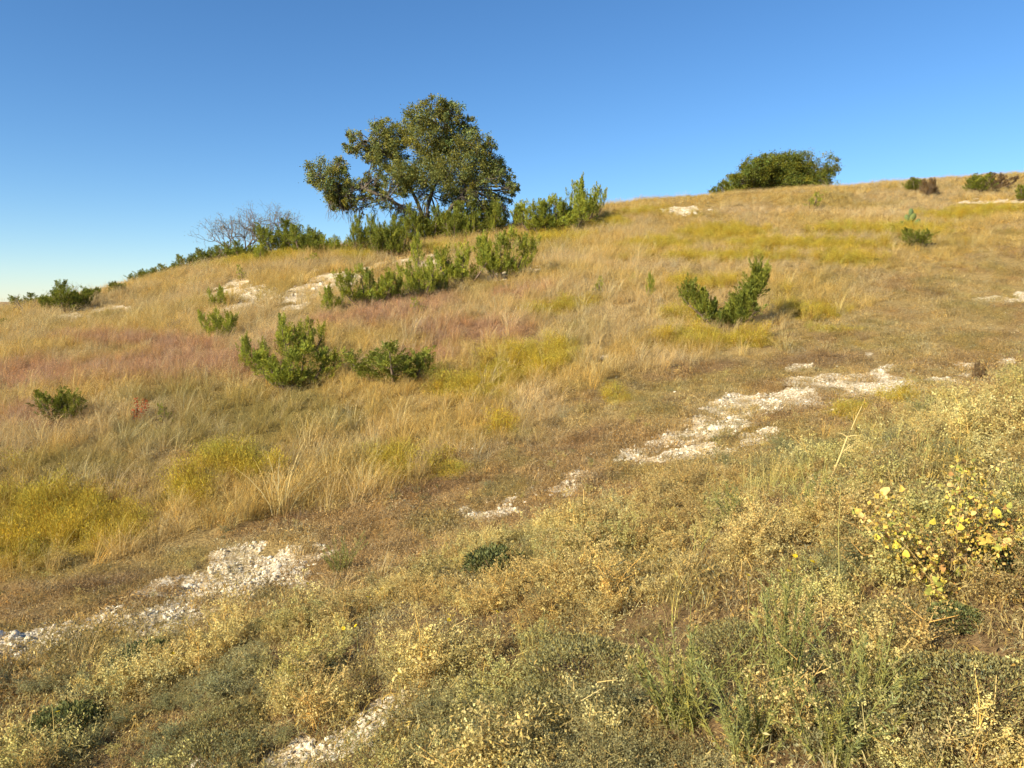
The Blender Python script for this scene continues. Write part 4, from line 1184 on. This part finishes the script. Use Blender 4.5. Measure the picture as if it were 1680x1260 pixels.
M_STALK = leafmat('green_stalks', (.46, .42, .14), .15, .7)
# straw stalks and sticks
def stalk(name, label, px, py, pts_px, r0, r1, branches, cat='stalk', mat=M_STRAW):
    base = seat(px, py, .03); k = base[1] / FPX
    r = link(name, None, None, base); tag(r, label, cat)
    bf = Buf(); P = [np.array([dx * k, dy, dz * k]) for dx, dy, dz in pts_px]
    P[0][2] -= .03
    tube(bf, np.array(P), np.linspace(r0, r1, len(P)), 6)
    link('stem', bf.mesh('stem', mat, True), r)
    for (i, dx, dy, dz) in branches:
        b2 = Buf(); e = P[i] + np.array([dx * k, dy, dz * k])
        tube(b2, curve_pts(P[i], e, np.array([0, 0, .02]), 5), np.linspace(r1, r1 * .5, 5), 4)
        link('branch', b2.mesh('branch', mat, True), r)
stalk('dry_stick', 'pale broken forked stick leaning upright among the weeds', 1345, 815, [(0, 0, 0), (14, 0, 40), (34, .02, 90), (44, .03, 118), (50, .03, 130)], .010, .006, [(2, 26, 0, 18), (3, -14, .03, 6), (3, 20, -.02, 2), (4, 16, 0, 40)])
stalk('grass_stalk', 'tall single yellow green stalk right of the broken stick', 1378, 1010, [(0, 0, 0), (-4, 0, 80), (-8, .01, 170), (-6, .02, 240)], 0.0027, 0.0014, [(1, 22, 0, 40), (2, -26, 0, 40), (2, 14, 0, 30)], mat=M_STALK)
stalk('grass_stalk', 'tall green stem rising behind the left arm of the vine', 1498, 860, [(0, 0, 0), (6, 0, 60), (16, .01, 130), (20, .02, 170)], 0.0024, 0.0013, [(1, -24, 0, 22), (2, 12, 0, 30)], mat=M_STALK)
stalk('grass_stalk', 'straw stalk leaning left below the forked stick', 1335, 850, [(0, 0, 0), (-10, 0, 50), (-24, .01, 100), (-34, .02, 130)], 0.0033, 0.0014, [(1, 14, 0, 40), (2, -20, 0, 16)], mat=M_STALK)
stalk('grass_stalk', 'pair of straw stalks rising beside the leaning straw stalk', 1342, 830, [(0, 0, 0), (4, 0, 50), (10, .01, 90), (14, .02, 118)], 0.0024, 0.0014, [(0, -14, 0, 110), (2, 10, 0, 20)], mat=M_STALK)
stalk('grass_stalk', 'thin straw stalk left of the leaning straw stalks', 1290, 850, [(0, 0, 0), (-6, 0, 50), (-8, .01, 110)], 0.0024, 0.0013, [(1, 20, 0, 34), (1, -24, 0, 30)], mat=M_STALK)
stalk('dry_stick', 'pale twig lying slanted below the yellow-leaved vine', 1498, 888, [(0, 0, 4), (34, -.05, -18), (68, -.10, -38)], .004, .003, [(1, 20, -.02, 4)])
stalk('dry_stick', 'second pale twig slanting beside the first under the vine', 1535, 915, [(0, 0, 10), (36, -.05, -12), (70, -.10, -36)], .004, .003, [(1, 14, -.02, 10)])
stalk('dry_stick', 'thin pale stick in the grass at the bottom right', 1185, 1215, [(-22, 0, 20), (10, -.02, 8), (36, -.05, -4)], .003, .002, [(1, 14, 0, 8)])

# yellow wildflowers in the weeds
fr = np.random.default_rng(66)
pb = Buf()
for q in range(7):
    a = q / 7 * 6.28
    pb.add(np.array([[0, 0, 0], [math.cos(a - .35) * .7, math.sin(a - .35) * .7, .25], [math.cos(a), math.sin(a), .2], [math.cos(a + .35) * .7, math.sin(a + .35) * .7, .25]]), [[0, 1, 2, 3]], None, tints(fr, 1, .08)[0])
bloom = pb.mesh('bloom', M_FLOWER)
s_b = Buf(); tube(s_b, [(0, 0, -.3), (.01, 0, -.15), (0, 0, 0)], [.002, .002, .0015], 4); fstem = s_b.mesh('stem', M_GREENW)
for (px, py) in [(286,1092),(345,1048),(737,1058),(745,1050),(816,1038),(628,1000),(605,1012),(585,1056),(1302,952),(1330,962),(1290,978),(1225,980),(655,1135),(565,1060),(505,972),(98,1200),(1130,1010)]:
    P = seat(px, py + 24, 0)
    r = link('yellow_wildflower', None, None, (P[0], P[1], P[2] + .24)); tag(r, 'tiny bright yellow flower among the drying weeds', 'flower', 'yellow flowers in the weeds')
    o = link('bloom', bloom, r); o.scale = (.017,) * 3; o.rotation_euler = (fr.uniform(.2, .9), fr.normal(0, .3), fr.uniform(0, 6))
    link('stem', fstem, r)
